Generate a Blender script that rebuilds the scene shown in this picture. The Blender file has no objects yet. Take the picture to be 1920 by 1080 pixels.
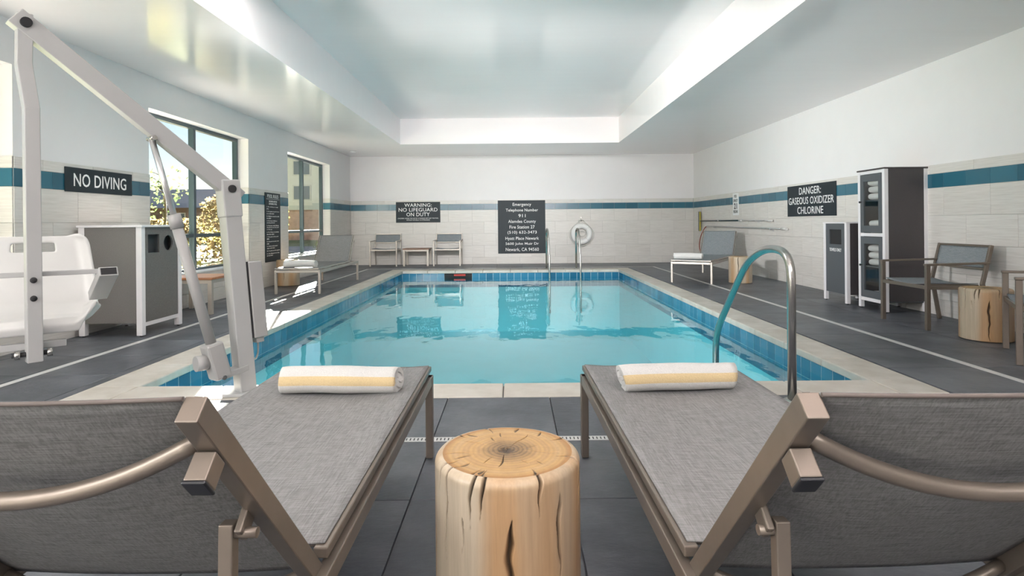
import bpy, bmesh, math, random
from mathutils import Vector, Matrix, Euler
import numpy as np

random.seed(7)
C = bpy.context.scene.collection
S = bpy.context.scene
R = math.radians

# ------------------------------------------------------------------ camera, world, lights, exposure
CAM_H = 1.05
cam_d = bpy.data.cameras.new('camera')
cam_d.sensor_fit = 'HORIZONTAL'; cam_d.sensor_width = 36.0
cam_d.lens = 36.0 * 1080 / 1920
cam_d.shift_x = -0.001; cam_d.shift_y = -0.0635
cam_d.clip_start = 0.05; cam_d.clip_end = 500
cam = bpy.data.objects.new('camera', cam_d); C.objects.link(cam)
cam.matrix_world = Matrix.Translation((0, 0, CAM_H)) @ Matrix.Rotation(R(90), 4, 'X') @ Matrix.Rotation(R(-0.515), 4, 'Z')
S.camera = cam

S.view_settings.view_transform = 'Standard'
S.view_settings.look = 'None'
S.view_settings.gamma = 1.0
S.view_settings.use_curve_mapping = False
S.view_settings.exposure = 0.94

SUN_EL, SUN_DIR = R(14.0), Vector((-0.30, 0.955, 0)).normalized()     # towards the sun
w = bpy.data.worlds.new('world'); S.world = w; w.use_nodes = True
nt = w.node_tree; nt.nodes.clear()
sky = nt.nodes.new('ShaderNodeTexSky'); sky.sky_type = 'NISHITA'
sky.sun_disc = False; sky.sun_elevation = R(32)
sky.sun_rotation = math.atan2(SUN_DIR.x, SUN_DIR.y)
sky.air_density = 1.0; sky.dust_density = 0.3; sky.ozone_density = 1.5
bg = nt.nodes.new('ShaderNodeBackground'); bg.inputs['Strength'].default_value = 0.06
wo = nt.nodes.new('ShaderNodeOutputWorld')
nt.links.new(sky.outputs[0], bg.inputs[0]); nt.links.new(bg.outputs[0], wo.inputs[0])

sun_d = bpy.data.lights.new('sun', 'SUN'); sun_d.energy = 70.0; sun_d.angle = R(0.6); sun_d.color = (1.0, 0.93, 0.82)
sun = bpy.data.objects.new('sun', sun_d); C.objects.link(sun)
to_sun = (SUN_DIR * math.cos(SUN_EL) + Vector((0, 0, math.sin(SUN_EL)))).normalized()
sun.rotation_euler = to_sun.to_track_quat('Z', 'Y').to_euler()

def area(name, loc, aim, sx, sy, power, col=(1, 1, 1), portal=False, spread=180):
    d = bpy.data.lights.new(name, 'AREA'); d.shape = 'RECTANGLE'; d.size = sx; d.size_y = sy
    d.energy = power; d.color = col; d.spread = R(spread)
    o = bpy.data.objects.new(name, d); C.objects.link(o); o.location = loc
    o.rotation_euler = (Vector(aim) - Vector(loc)).to_track_quat('-Z', 'Y').to_euler()
    if portal: d.cycles.is_portal = True
    return o
# added fill lights, all out of view, that brighten the room; no real fixtures
area('window_daylight', (-4.12, -0.47, 1.9), (0, 2.6, 2.0), 2.4, 1.1, 60, (1.0, 0.98, 0.96))  # added fill at the unseen rear window
area('lintel_lamp', (-4.08, 3.95, 1.75), (4.66, 9.6, 1.95), 0.7, 0.3, 33, (1.0, 0.985, 0.98), spread=58)  # added fill aimed across the room to brighten the right wall
area('cove_lamp', (0, 3.88, 2.98), (0.2, 14.8, 0.2), 4.4, 0.3, 27, (1.0, 0.985, 0.98), spread=46)  # added fill at the hidden near tray face, brightens the back wall
area('wall_uplight', (0.9, -2.6, 1.5), (0.4, 9.0, 6.2), 2.4, 0.4, 62, (1.0, 0.91, 0.895), spread=52)  # added fill behind the camera, lifts the tray and soffits
area('tray_lamp', (-1.3, 4.75, 3.33), (-0.9, 5.6, 0), 1.8, 1.6, 50, (1.0, 0.965, 0.94))  # added fill above the near pool end, out of view
area('ceiling_lamp', (0.0, -1.0, 2.76), (0.0, 0.6, 0), 6.0, 1.6, 104, (1.0, 0.975, 0.95))  # added fill over the camera for the stump and near loungers
for wy0, wy1 in ((2.39, 4.83), (6.64, 9.14), (10.73, 13.2)):
    area('window_portal', (-4.42, (wy0 + wy1) / 2, 1.42), (0, (wy0 + wy1) / 2, 1.42), wy1 - wy0, 2.0, 1, portal=True)

cy = S.cycles
cy.max_bounces = 10; cy.diffuse_bounces = 5; cy.glossy_bounces = 4; cy.transmission_bounces = 6; cy.transparent_max_bounces = 16
cy.caustics_reflective = False; cy.caustics_refractive = False; cy.sample_clamp_indirect = 6.0
cy.use_denoising = True

# ------------------------------------------------------------------ materials
M = {}
class NT:
    def __init__(s, name):
        s.m = bpy.data.materials.new(name); s.m.use_nodes = True; s.t = s.m.node_tree; s.t.nodes.clear()
        s.out = s.n('ShaderNodeOutputMaterial')
        M[name] = s.m
    def n(s, t, **kw):
        x = s.t.nodes.new(t)
        for k, v in kw.items(): setattr(x, k, v)
        return x
    def l(s, a, b): s.t.links.new(a, b)
    def coords(s, scale=(1, 1, 1), kind='Object', rand=False):
        tc = s.n('ShaderNodeTexCoord'); mp = s.n('ShaderNodeMapping'); mp.inputs['Scale'].default_value = scale
        s.l(tc.outputs[kind], mp.inputs['Vector'])
        if rand:
            oi = s.n('ShaderNodeObjectInfo'); mm = s.n('ShaderNodeMath', operation='MULTIPLY'); mm.inputs[1].default_value = 57.0
            s.l(oi.outputs['Random'], mm.inputs[0]); s.l(mm.outputs[0], mp.inputs['Location'])
        return mp.outputs[0]
    def noise(s, vec, scale, detail=4, rough=0.55):
        x = s.n('ShaderNodeTexNoise'); x.inputs['Scale'].default_value = scale
        x.inputs['Detail'].default_value = detail; x.inputs['Roughness'].default_value = rough
        s.l(vec, x.inputs['Vector']); return x.outputs['Fac']
    def ramp(s, fac, stops):
        x = s.n('ShaderNodeValToRGB'); e = x.color_ramp.elements
        while len(e) < len(stops): e.new(0.5)
        for i, (p, c) in enumerate(stops):
            e[i].position = p; e[i].color = (c[0], c[1], c[2], 1)
        s.l(fac, x.inputs[0]); return x.outputs[0]
    def mix(s, fac, a, b, mode='MIX'):
        x = s.n('ShaderNodeMix', data_type='RGBA', blend_type=mode)
        for v, i in ((fac, 0), (a, 6), (b, 7)):
            if hasattr(v, 'is_linked'): s.l(v, x.inputs[i])
            elif i == 0: x.inputs[0].default_value = v
            else: x.inputs[i].default_value = (*v, 1)
        return x.outputs[2]
    def bump(s, h, strength=0.2, dist=0.01):
        b = s.n('ShaderNodeBump'); b.inputs['Strength'].default_value = strength; b.inputs['Distance'].default_value = dist
        s.l(h, b.inputs['Height']); return b.outputs[0]
    def bsdf(s, col, rough=0.5, metal=0.0, spec=0.5, normal=None, **kw):
        p = s.n('ShaderNodeBsdfPrincipled')
        if hasattr(col, 'is_linked'): s.l(col, p.inputs['Base Color'])
        else: p.inputs['Base Color'].default_value = (*col, 1)
        if hasattr(rough, 'is_linked'): s.l(rough, p.inputs['Roughness'])
        else: p.inputs['Roughness'].default_value = rough
        p.inputs['Metallic'].default_value = metal
        p.inputs['Specular IOR Level'].default_value = spec
        if normal is not None: s.l(normal, p.inputs['Normal'])
        for k, v in kw.items(): p.inputs[k].default_value = v
        s.l(p.outputs[0], s.out.inputs[0]); return p

def simple(name, col, rough=0.5, metal=0.0, spec=0.5, var=0.06, scale=6.0, bump=0.0, bscale=60, rand=False, stretch=(1, 1, 1)):
    t = NT(name); v = t.coords(stretch, rand=rand)
    c = t.ramp(t.noise(v, scale), [(0.3, [x * (1 - var) for x in col]), (0.7, [min(1, x * (1 + var)) for x in col])])
    n = t.bump(t.noise(v, bscale, 3), bump, 0.005) if bump else None
    t.bsdf(c, rough, metal, spec, n)
    return M[name]

simple('wall_paint', (0.825, 0.805, 0.815), 0.55, var=0.012, scale=3, bump=0.05, bscale=90)
simple('ceiling_paint', (0.90, 0.85, 0.85), 0.14, spec=0.7, var=0.01, scale=3, bump=0.02, bscale=14, stretch=(0.3, 3, 1))
simple('reveal_paint', (0.86, 0.86, 0.86), 0.5, var=0.01)
simple('grout', (0.42, 0.41, 0.39), 0.8)
simple('floor_grout', (0.10, 0.10, 0.11), 0.85)
simple('sub_slab', (0.12, 0.12, 0.125), 0.6)
# beige wall tile with horizontal grain
t = NT('beige_tile'); v = t.coords((1.6, 1.6, 42), rand=True)
oi = t.n('ShaderNodeObjectInfo')
g = t.ramp(t.noise(v, 2.2, 5, 0.6), [(0.25, (0.60, 0.57, 0.535)), (0.52, (0.71, 0.682, 0.65)), (0.8, (0.79, 0.765, 0.735))])
b = t.ramp(oi.outputs['Random'], [(0, (0.93, 0.925, 0.92)), (1, (1, 1, 1))])
t.bsdf(t.mix(1.0, g, b, 'MULTIPLY'), 0.42, normal=t.bump(t.noise(v, 3, 4), 0.06, 0.004))
# blue band tile
t = NT('blue_tile'); oi = t.n('ShaderNodeObjectInfo')
t.bsdf(t.ramp(oi.outputs['Random'], [(0, (0.018, 0.105, 0.16)), (0.6, (0.022, 0.128, 0.19)), (1, (0.034, 0.155, 0.22))]), 0.22)
t = NT('pool_tile'); oi = t.n('ShaderNodeObjectInfo'); v = t.coords((1, 1, 1), rand=True)
c1 = t.ramp(oi.outputs['Random'], [(0, (0.016, 0.135, 0.245)), (0.5, (0.025, 0.18, 0.31)), (1, (0.055, 0.235, 0.38))])
t.bsdf(c1, 0.12, normal=t.bump(t.noise(v, 9, 2), 0.05, 0.01))
# slate floor
t = NT('slate'); v = t.coords((1, 1, 1), rand=True); oi = t.n('ShaderNodeObjectInfo')
g = t.ramp(t.noise(v, 2.6, 8, 0.62), [(0.32, (0.058, 0.064, 0.076)), (0.52, (0.105, 0.113, 0.130)), (0.72, (0.165, 0.174, 0.192))])
b = t.ramp(oi.outputs['Random'], [(0, (0.82, 0.82, 0.82)), (1, (1.05, 1.05, 1.06))])
fine = t.noise(t.coords((1, 2.2, 1), rand=True), 16, 8, 0.65)
t.bsdf(t.mix(1.0, g, b, 'MULTIPLY'), 0.42, normal=t.bump(fine, 0.42, 0.007))
t = NT('limestone'); v = t.coords((1, 1, 1), rand=True); oi = t.n('ShaderNodeObjectInfo')
g = t.ramp(t.noise(v, 5, 7, 0.6), [(0.3, (0.50, 0.46, 0.40)), (0.55, (0.60, 0.565, 0.51)), (0.8, (0.68, 0.65, 0.60))])
b = t.ramp(oi.outputs['Random'], [(0, (0.92, 0.92, 0.91)), (1, (1.03, 1.03, 1.03))])
t.bsdf(t.mix(1.0, g, b, 'MULTIPLY'), 0.5, normal=t.bump(t.noise(v, 40, 5), 0.1, 0.003))
simple('pool_grout', (0.62, 0.70, 0.74), 0.8)
simple('plaster_pool', (0.62, 0.88, 0.92), 0.7, var=0.03, scale=2)
simple('white_plastic', (0.66, 0.655, 0.645), 0.35, var=0.02)
simple('slot_dark', (0.02, 0.02, 0.022), 0.8)
def schlick(t, f0, normal=None):
    lw = t.n('ShaderNodeLayerWeight'); lw.inputs['Blend'].default_value = 0.5
    if normal is not None: t.l(normal, lw.inputs['Normal'])
    pw = t.n('ShaderNodeMath', operation='POWER'); pw.inputs[1].default_value = 5.0; t.l(lw.outputs['Facing'], pw.inputs[0])
    ma = t.n('ShaderNodeMath', operation='MULTIPLY_ADD'); ma.inputs[1].default_value = 1 - f0; ma.inputs[2].default_value = f0
    t.l(pw.outputs[0], ma.inputs[0]); return ma.outputs[0]
# pool water: clear surface, tinted by the depth, mirror by Fresnel
t = NT('water'); tc = t.n('ShaderNodeTexCoord')
mp = t.n('ShaderNodeMapping'); mp.inputs['Scale'].default_value = (1, 0.55, 1); t.l(tc.outputs['Object'], mp.inputs[0])
n1 = t.noise(mp.outputs[0], 2.2, 2, 0.5); n2 = t.noise(mp.outputs[0], 9, 2, 0.5)
ad = t.n('ShaderNodeMath', operation='MULTIPLY_ADD'); ad.inputs[1].default_value = 0.10; t.l(n2, ad.inputs[0]); t.l(n1, ad.inputs[2])
nb = t.bump(ad.outputs[0], 0.10, 0.05)
fr = schlick(t, 0.02, nb)
tr = t.n('ShaderNodeBsdfTransparent'); tr.inputs[0].default_value = (0.44, 0.88, 0.94, 1)
gl = t.n('ShaderNodeBsdfGlossy'); gl.inputs['Roughness'].default_value = 0.0; gl.inputs['Color'].default_value = (0.97, 1, 1, 1); t.l(nb, gl.inputs['Normal'])
mx = t.n('ShaderNodeMixShader'); t.l(fr, mx.inputs[0]); t.l(tr.outputs[0], mx.inputs[1]); t.l(gl.outputs[0], mx.inputs[2])
t.l(mx.outputs[0], t.out.inputs[0])
def glass(name, tint):
    t = NT(name)
    fr = schlick(t, 0.03)
    tr = t.n('ShaderNodeBsdfTransparent'); tr.inputs[0].default_value = (*tint, 1)
    gl = t.n('ShaderNodeBsdfGlossy'); gl.inputs['Roughness'].default_value = 0.01
    mx = t.n('ShaderNodeMixShader'); t.l(fr, mx.inputs[0]); t.l(tr.outputs[0], mx.inputs[1]); t.l(gl.outputs[0], mx.inputs[2])
    t.l(mx.outputs[0], t.out.inputs[0])
glass('window_glass', (0.97, 0.985, 0.98)); glass('cabinet_glass', (0.95, 0.96, 0.96))
simple('window_metal', (0.055, 0.085, 0.10), 0.35, metal=0.2)
simple('bronze_metal', (0.215, 0.18, 0.15), 0.38, metal=0.55, var=0.04, scale=30)
simple('pale_metal', (0.50, 0.455, 0.41), 0.38, metal=0.45, var=0.04, scale=30)
simple('black_plastic', (0.015, 0.016, 0.02), 0.4)
simple('steel', (0.50, 0.49, 0.465), 0.24, metal=1.0, var=0.03, scale=20)
simple('lift_paint', (0.43, 0.43, 0.43), 0.38, var=0.02)
simple('lift_grey', (0.37, 0.365, 0.36), 0.42, var=0.03)
simple('alu', (0.66, 0.66, 0.67), 0.3, metal=0.8)
simple('panel_dark', (0.060, 0.053, 0.056), 0.5, var=0.25, scale=220, bump=0.2, bscale=260)
simple('panel_grey', (0.135, 0.128, 0.122), 0.5, var=0.3, scale=200, bump=0.2, bscale=260)
simple('panel_slate', (0.085, 0.095, 0.105), 0.45, var=0.08, scale=180)
simple('post_white', (0.78, 0.76, 0.78), 0.4, var=0.02)
simple('sign_face', (0.018, 0.027, 0.034), 0.5, spec=0.3, var=0.06)
simple('lettering', (0.86, 0.86, 0.86), 0.5, var=0.01)
simple('sign_white', (0.84, 0.85, 0.86), 0.4, var=0.01)
simple('black_ink', (0.02, 0.02, 0.02), 0.5)
simple('table_wood', (0.40, 0.16, 0.065), 0.3, var=0.25, scale=4, stretch=(1, 12, 12))
simple('brown_wood', (0.24, 0.125, 0.075), 0.35, var=0.25, scale=4, stretch=(1, 12, 12))
simple('buoy_white', (0.82, 0.82, 0.81), 0.45, var=0.02)
simple('rope', (0.72, 0.71, 0.68), 0.8)
simple('yellow_bristle', (0.48, 0.40, 0.05), 0.7)
simple('pole_dark', (0.045, 0.075, 0.085), 0.35, metal=0.4)
simple('red_hook', (0.33, 0.07, 0.04), 0.45)
simple('red_plastic', (0.45, 0.03, 0.02), 0.4)
# woven sling fabrics
def fabric(name, lo, hi):
    t = NT(name)
    a = t.noise(t.coords((14, 300, 300)), 1.0, 3, 0.7); b = t.noise(t.coords((300, 14, 90)), 1.0, 3, 0.7)
    m = t.n('ShaderNodeMath', operation='ADD'); t.l(a, m.inputs[0]); t.l(b, m.inputs[1])
    h = t.n('ShaderNodeMath', operation='MULTIPLY'); h.inputs[1].default_value = 0.5; t.l(m.outputs[0], h.inputs[0])
    t.bsdf(t.ramp(h.outputs[0], [(0.36, lo), (0.62, hi)]), 0.75, spec=0.3, normal=t.bump(h.outputs[0], 0.25, 0.002))
fabric('sling_fabric', (0.135, 0.134, 0.134), (0.28, 0.279, 0.279))
fabric('sling_blue', (0.15, 0.17, 0.185), (0.30, 0.325, 0.345))
simple('hem', (0.12, 0.10, 0.09), 0.7)
def terry(name, col):
    t = NT(name); v = t.coords(); f = t.noise(v, 260, 4, 0.7); g = t.noise(v, 60, 3, 0.6)
    c = t.ramp(f, [(0.3, [x * 0.86 for x in col]), (0.65, col)])
    m = t.n('ShaderNodeMath', operation='ADD'); t.l(f, m.inputs[0]); t.l(g, m.inputs[1])
    t.bsdf(c, 0.95, spec=0.1, normal=t.bump(m.outputs[0], 0.6, 0.006), **{'Sheen Weight': 0.2})
terry('terry_white', (0.72, 0.71, 0.69)); terry('terry_yellow', (0.72, 0.565, 0.325))
# wood stumps coloured by attribute
for nm, rg in (('stump_wood', 0.33), ('stump_top', 0.36)):
    t = NT(nm); a = t.n('ShaderNodeVertexColor'); a.layer_name = 'wood'
    v = t.coords((60, 60, 3) if nm == 'stump_wood' else (8, 8, 8))
    c = t.mix(1.0, a.outputs[0], t.ramp(t.noise(v, 1.2 if nm == 'stump_wood' else 6, 5, 0.7), [(0.3, (0.84, 0.83, 0.82)), (0.7, (1.06, 1.06, 1.06))]), 'MULTIPLY')
    t.bsdf(c, rg, spec=0.5)
def leafmat(name, cols):
    t = NT(name); v = t.coords()
    geo = t.n('ShaderNodeNewGeometry')
    c = t.ramp(geo.outputs['Random Per Island'], [(i / (len(cols) - 1), x) for i, x in enumerate(cols)])
    d = t.n('ShaderNodeBsdfDiffuse'); tl = t.n('ShaderNodeBsdfTranslucent'); t.l(c, d.inputs[0]); t.l(c, tl.inputs[0])
    mx = t.n('ShaderNodeMixShader'); mx.inputs[0].default_value = 0.5
    t.l(d.outputs[0], mx.inputs[1]); t.l(tl.outputs[0], mx.inputs[2]); t.l(mx.outputs[0], t.out.inputs[0])
leafmat('leaf_green', [(0.05, 0.10, 0.02), (0.10, 0.15, 0.03), (0.20, 0.22, 0.05)])
leafmat('leaf_yellow', [(0.14, 0.15, 0.04), (0.28, 0.24, 0.06), (0.36, 0.31, 0.10)])
leafmat('leaf_orange', [(0.12, 0.10, 0.045), (0.25, 0.17, 0.08), (0.30, 0.27, 0.14)])
leafmat('leaf_dark', [(0.05, 0.08, 0.03), (0.10, 0.13, 0.05), (0.14, 0.16, 0.07)])
simple('bark', (0.10, 0.075, 0.05), 0.9)
simple('lawn', (0.20, 0.24, 0.06), 0.95, var=0.35, scale=2)
simple('asphalt', (0.30, 0.30, 0.31), 0.9)
simple('concrete', (0.58, 0.56, 0.53), 0.9)
simple('house_wall', (0.26, 0.17, 0.13), 0.9, var=0.15, scale=3)
simple('house_roof', (0.42, 0.40, 0.44), 0.8, var=0.1, scale=6)
simple('pale_wall', (0.70, 0.68, 0.66), 0.9, var=0.05)
simple('brick_wall', (0.42, 0.25, 0.19), 0.9, var=0.2, scale=4)
simple('house_glass', (0.10, 0.13, 0.16), 0.1)
simple('lamp_lens', (0.85, 0.85, 0.84), 0.4)

# ------------------------------------------------------------------ helpers
def prop(o, label=None, cat=None, group=None, kind=None):
    for k, v in (('label', label), ('category', cat), ('group', group), ('kind', kind)):
        if v: o[k] = v
    return o
def thing(name, label, cat, loc=(0, 0, 0), rz=0.0, group=None):
    o = bpy.data.objects.new(name, None); C.objects.link(o); o.empty_display_size = 0.1
    o.location = loc; o.rotation_euler = (0, 0, rz)
    return prop(o, label, cat, group)
def mesh_obj(name, me, parent=None, loc=(0, 0, 0)):
    o = bpy.data.objects.new(name, me); C.objects.link(o); o.location = loc
    if parent is not None: o.parent = parent
    return o
def copy_tree(o, parent=None):
    c = o.copy(); C.objects.link(c)
    if parent is not None: c.parent = parent
    for ch in list(o.children): copy_tree(ch, c)
    return c

def fillet(pts, rad, n=6):
    pts = [Vector(p) for p in pts]; out = [pts[0]]
    for i in range(1, len(pts) - 1):
        a, b, c = pts[i - 1], pts[i], pts[i + 1]
        u, v = (a - b), (c - b); r_ = min(rad, u.length * 0.49, v.length * 0.49)
        p0 = b + u.normalized() * r_; p2 = b + v.normalized() * r_
        for k in range(n + 1):
            s = k / n; out.append((1 - s) ** 2 * p0 + 2 * s * (1 - s) * b + s * s * p2)
    out.append(pts[-1]); return out

class MB:
    def __init__(s, off=(0, 0, 0)):
        s.bm = bmesh.new(); s.off = Vector(off)
    def _fin(s, vs, mi):
        fs = {f for v in vs for f in v.link_faces}
        for f in fs: f.material_index = mi
        return s
    def box(s, lo, hi, bevel=0.0, mi=0):
        lo, hi = Vector(lo) - s.off, Vector(hi) - s.off
        c, d = (lo + hi) / 2, hi - lo
        r_ = bmesh.ops.create_cube(s.bm, size=1, matrix=Matrix.Translation(c) @ Matrix.Diagonal((d.x, d.y, d.z, 1)))
        return s._bev(r_['verts'], bevel, mi)
    def _bev(s, vs, bevel, mi):
        for f in {f for v in vs for f in v.link_faces}: f.material_index = mi
        if bevel > 0:
            es = list({e for v in vs for e in v.link_edges})
            bmesh.ops.bevel(s.bm, geom=es, offset=bevel, segments=2, profile=0.5, affect='EDGES', material=-1)
        return s
    def bar(s, p0, p1, wd, ht, up=(0, 0, 1), bevel=0.0, mi=0):
        p0, p1 = Vector(p0) - s.off, Vector(p1) - s.off
        d = p1 - p0; y = d.normalized(); z = Vector(up); x = y.cross(z)
        if x.length < 1e-4: x = y.cross(Vector((1, 0, 0)))
        x.normalize(); z = x.cross(y)
        m = Matrix(((x.x, y.x, z.x, 0), (x.y, y.y, z.y, 0), (x.z, y.z, z.z, 0), (0, 0, 0, 1)))
        r_ = bmesh.ops.create_cube(s.bm, size=1, matrix=Matrix.Translation((p0 + p1) / 2) @ m @ Matrix.Diagonal((wd, d.length, ht, 1)))
        return s._bev(r_['verts'], bevel, mi)
    def tube(s, pts, rad, seg=12, mi=0, closed=False, caps=True):
        pts = [Vector(p) - s.off for p in pts]; n = len(pts); rings = []
        t0 = (pts[1] - pts[0]).normalized()
        x = t0.cross(Vector((0, 0, 1)))
        if x.length < 1e-3: x = t0.cross(Vector((1, 0, 0)))
        x.normalize()
        for i, p in enumerate(pts):
            if closed: tg = (pts[(i + 1) % n] - pts[i - 1]).normalized()
            else: tg = (pts[min(i + 1, n - 1)] - pts[max(i - 1, 0)]).normalized()
            x = (x - tg * x.dot(tg)).normalized(); y = tg.cross(x)
            r_ = rad[i] if isinstance(rad, (list, tuple)) else rad
            rings.append([s.bm.verts.new(p + r_ * (math.cos(2 * math.pi * k / seg) * x + math.sin(2 * math.pi * k / seg) * y)) for k in range(seg)])
        for i in range(n if closed else n - 1):
            a, b = rings[i], rings[(i + 1) % n]
            for k in range(seg):
                f = s.bm.faces.new((a[k], a[(k + 1) % seg], b[(k + 1) % seg], b[k])); f.material_index = mi; f.smooth = True
        if caps and not closed:
            f = s.bm.faces.new(rings[0][::-1]); f.material_index = mi
            f = s.bm.faces.new(rings[-1]); f.material_index = mi
        return s
    def cyl(s, p0, p1, r_, seg=16, mi=0): return s.tube([p0, p1], r_, seg, mi)
    def grid(s, fn, nu, nv, mi=0, smooth=True, skip=None):
        g = [[s.bm.verts.new(Vector(fn(i / nu, j / nv)) - s.off) for j in range(nv + 1)] for i in range(nu + 1)]
        for i in range(nu):
            for j in range(nv):
                if skip and skip((i + 0.5) / nu, (j + 0.5) / nv): continue
                f = s.bm.faces.new((g[i][j], g[i + 1][j], g[i + 1][j + 1], g[i][j + 1])); f.material_index = mi; f.smooth = smooth
        return s
    def slab(s, loops, y0, y1, mi=0):
        """flat plate in the x-z plane with holes, from y0 to y1"""
        b2 = bmesh.new()
        for lp in loops:
            vs = [b2.verts.new((p[0], y0, p[1])) for p in lp]
            for i in range(len(vs)): b2.edges.new((vs[i], vs[(i + 1) % len(vs)]))
        bmesh.ops.triangle_fill(b2, use_beauty=True, use_dissolve=False, edges=b2.edges[:])
        r_ = bmesh.ops.extrude_face_region(b2, geom=b2.faces[:])
        for v in [g for g in r_['geom'] if isinstance(g, bmesh.types.BMVert)]: v.co.y = y1
        bmesh.ops.recalc_face_normals(b2, faces=b2.faces[:])
        for f in b2.faces: f.material_index = mi
        me = bpy.data.meshes.new('tmp'); b2.to_mesh(me); b2.free()
        s.bm.from_mesh(me); bpy.data.meshes.remove(me)
        return s
    def mesh(s, name, mats):
        me = bpy.data.meshes.new(name)
        bmesh.ops.recalc_face_normals(s.bm, faces=s.bm.faces[:])
        s.bm.to_mesh(me); s.bm.free()
        for m in (mats if isinstance(mats, (list, tuple)) else [mats]): me.materials.append(M[m])
        return me
    def build(s, name, mats, parent=None, loc=(0, 0, 0)):
        return mesh_obj(name, s.mesh(name, mats), parent, loc)

_tile_cache = {}
def tile_mesh(sx, sy, sz, ch, mat, axis):
    """small box tile centred on its origin, chamfered on its face; axis = outward direction index and sign"""
    key = (round(sx, 3), round(sy, 3), round(sz, 3), mat, axis)
    if key in _tile_cache: return _tile_cache[key]
    k, sg = axis; d = [sx / 2, sy / 2, sz / 2]; o = [i for i in range(3) if i != k]
    vs = []
    for lev, ins in ((-1, 0), (0.4, 0), (1, ch)):
        for a, b in ((-1, -1), (1, -1), (1, 1), (-1, 1)):
            p = [0, 0, 0]; p[k] = sg * lev * d[k]; p[o[0]] = a * (d[o[0]] - ins); p[o[1]] = b * (d[o[1]] - ins); vs.append(p)
    fs = [(8, 9, 10, 11)]
    for L in (0, 4):
        for i in range(4): fs.append((L + i, L + (i + 1) % 4, L + 4 + (i + 1) % 4, L + 4 + i))
    me = bpy.data.meshes.new('tile'); me.from_pydata(vs, [], fs)
    bm = bmesh.new(); bm.from_mesh(me); bmesh.ops.recalc_face_normals(bm, faces=bm.faces[:])
    f = [f for f in bm.faces if abs(f.normal[k]) > 0.9]
    if f and f[0].normal[k] * sg < 0: bmesh.ops.reverse_faces(bm, faces=bm.faces[:])
    bm.to_mesh(me); bm.free(); me.materials.append(M[mat]); _tile_cache[key] = me
    return me

def text_part(s, parent, cx, cz, wid, hgt, y, mat='lettering', bold=0.0, name='lettering'):
    """one line of lettering in the x-z plane facing -y, fitted into wid x hgt around (cx, cz)"""
    cu = bpy.data.curves.new('t', 'FONT'); cu.body = s; cu.extrude = 0.004; cu.resolution_u = 3; cu.offset = bold; cu.space_character = 1.04
    to = bpy.data.objects.new('t', cu); C.objects.link(to)
    bpy.context.view_layer.update()
    me = bpy.data.meshes.new_from_object(to.evaluated_get(bpy.context.evaluated_depsgraph_get()))
    bpy.data.objects.remove(to); bpy.data.curves.remove(cu)
    xs = [v.co.x for v in me.vertices]; ys = [v.co.y for v in me.vertices]
    x0, x1, y0, y1 = min(xs), max(xs), min(ys), max(ys)
    sx = wid / (x1 - x0); sy = hgt / (y1 - y0)
    for v in me.vertices:
        v.co = ((v.co.x - (x0 + x1) / 2) * sx + cx, y - 0.0012 + (-v.co.z * 0.2), (v.co.y - (y0 + y1) / 2) * sy + cz)
    me.materials.clear(); me.materials.append(M[mat]); me.name = name
    return mesh_obj(name, me, parent)

# ------------------------------------------------------------------ setting: shell of the room
XL, XR, YB, YF = -4.19, 4.66, 14.84, -3.0
ZS, ZT = 2.79, 3.35                       # soffit and tray heights
PX0, PX1, PY0, PY1 = -2.46, 2.33, 3.76, 12.75     # pool opening
WZ0, WZ1 = 0.42, 2.42
WINS = [(-1.7, 0.75), (2.39, 4.83), (6.64, 9.14), (10.73, 13.2)]
CAPZ = 1.65

fl = MB()
for lo, hi in (((XL - .3, YF, -.3), (PX0 - .02, YB + .2, -.009)), ((PX1 + .02, YF, -.3), (XR + .2, YB + .2, -.009)),
               ((PX0 - .02, YF, -.3), (PX1 + .02, PY0 - .02, -.009)), ((PX0 - .02, PY1 + .02, -.3), (PX1 + .02, YB + .2, -.009))):
    fl.box(lo, hi)
floor = prop(fl.build('floor', 'floor_grout'), 'dark slate tiled pool deck around the swimming pool', kind='structure')

def subtract(rect, hole):
    x0, x1, y0, y1 = rect; a0, a1, b0, b1 = hole
    if a0 >= x1 or a1 <= x0 or b0 >= y1 or b1 <= y0: return [rect]
    out = []
    if x0 < a0: out.append((x0, a0, y0, y1))
    if x1 > a1: out.append((a1, x1, y0, y1))
    m0, m1 = max(x0, a0), min(x1, a1)
    if y0 < b0: out.append((m0, m1, y0, b0))
    if y1 > b1: out.append((m0, m1, b1, y1))
    return out
POOLHOLE = (PX0 - 0.30, PX1 + 0.30, PY0 - 0.29, PY1 + 0.42)
# individual slate tiles over the part of the deck the photograph shows
gx = [0.21 + 0.61 * k for k in range(-8, 9)]
gy = [2.8 - 0.61, 2.8] + [2.8 + 0.67 + 0.61 * k for k in range(0, 20)]
gy = [2.19 - 0.61 * 3, 2.19 - 0.61 * 2, 2.19 - 0.61] + gy
G = 0.0022
for i in range(len(gx) - 1):
    for j in range(len(gy) - 1):
        x0, x1, y0, y1 = max(gx[i], XL), min(gx[i + 1], XR), gy[j], min(gy[j + 1], YB)
        if x1 - x0 < 0.03 or y1 - y0 < 0.03: continue
        yf = abs((x0 + x1) / 2) * 1.10          # outside the wedge the lens sees
        if y1 < max(yf, 0.0) - 0.9: continue
        for (a0, a1, b0, b1) in subtract((x0 + G, x1 - G, y0 + G, y1 - G), POOLHOLE):
            if a1 - a0 < 0.02 or b1 - b0 < 0.02: continue
            me = tile_mesh(a1 - a0, b1 - b0, 0.010, 0.0015, 'slate', (2, 1))
            mesh_obj('floor_tile', me, floor, ((a0 + a1) / 2, (b0 + b1) / 2, -0.005))
sl = MB().box((XL, YF, -.008), (XR, 0.36, -0.001)); sl.build('plain_slab', 'sub_slab', floor)

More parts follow.
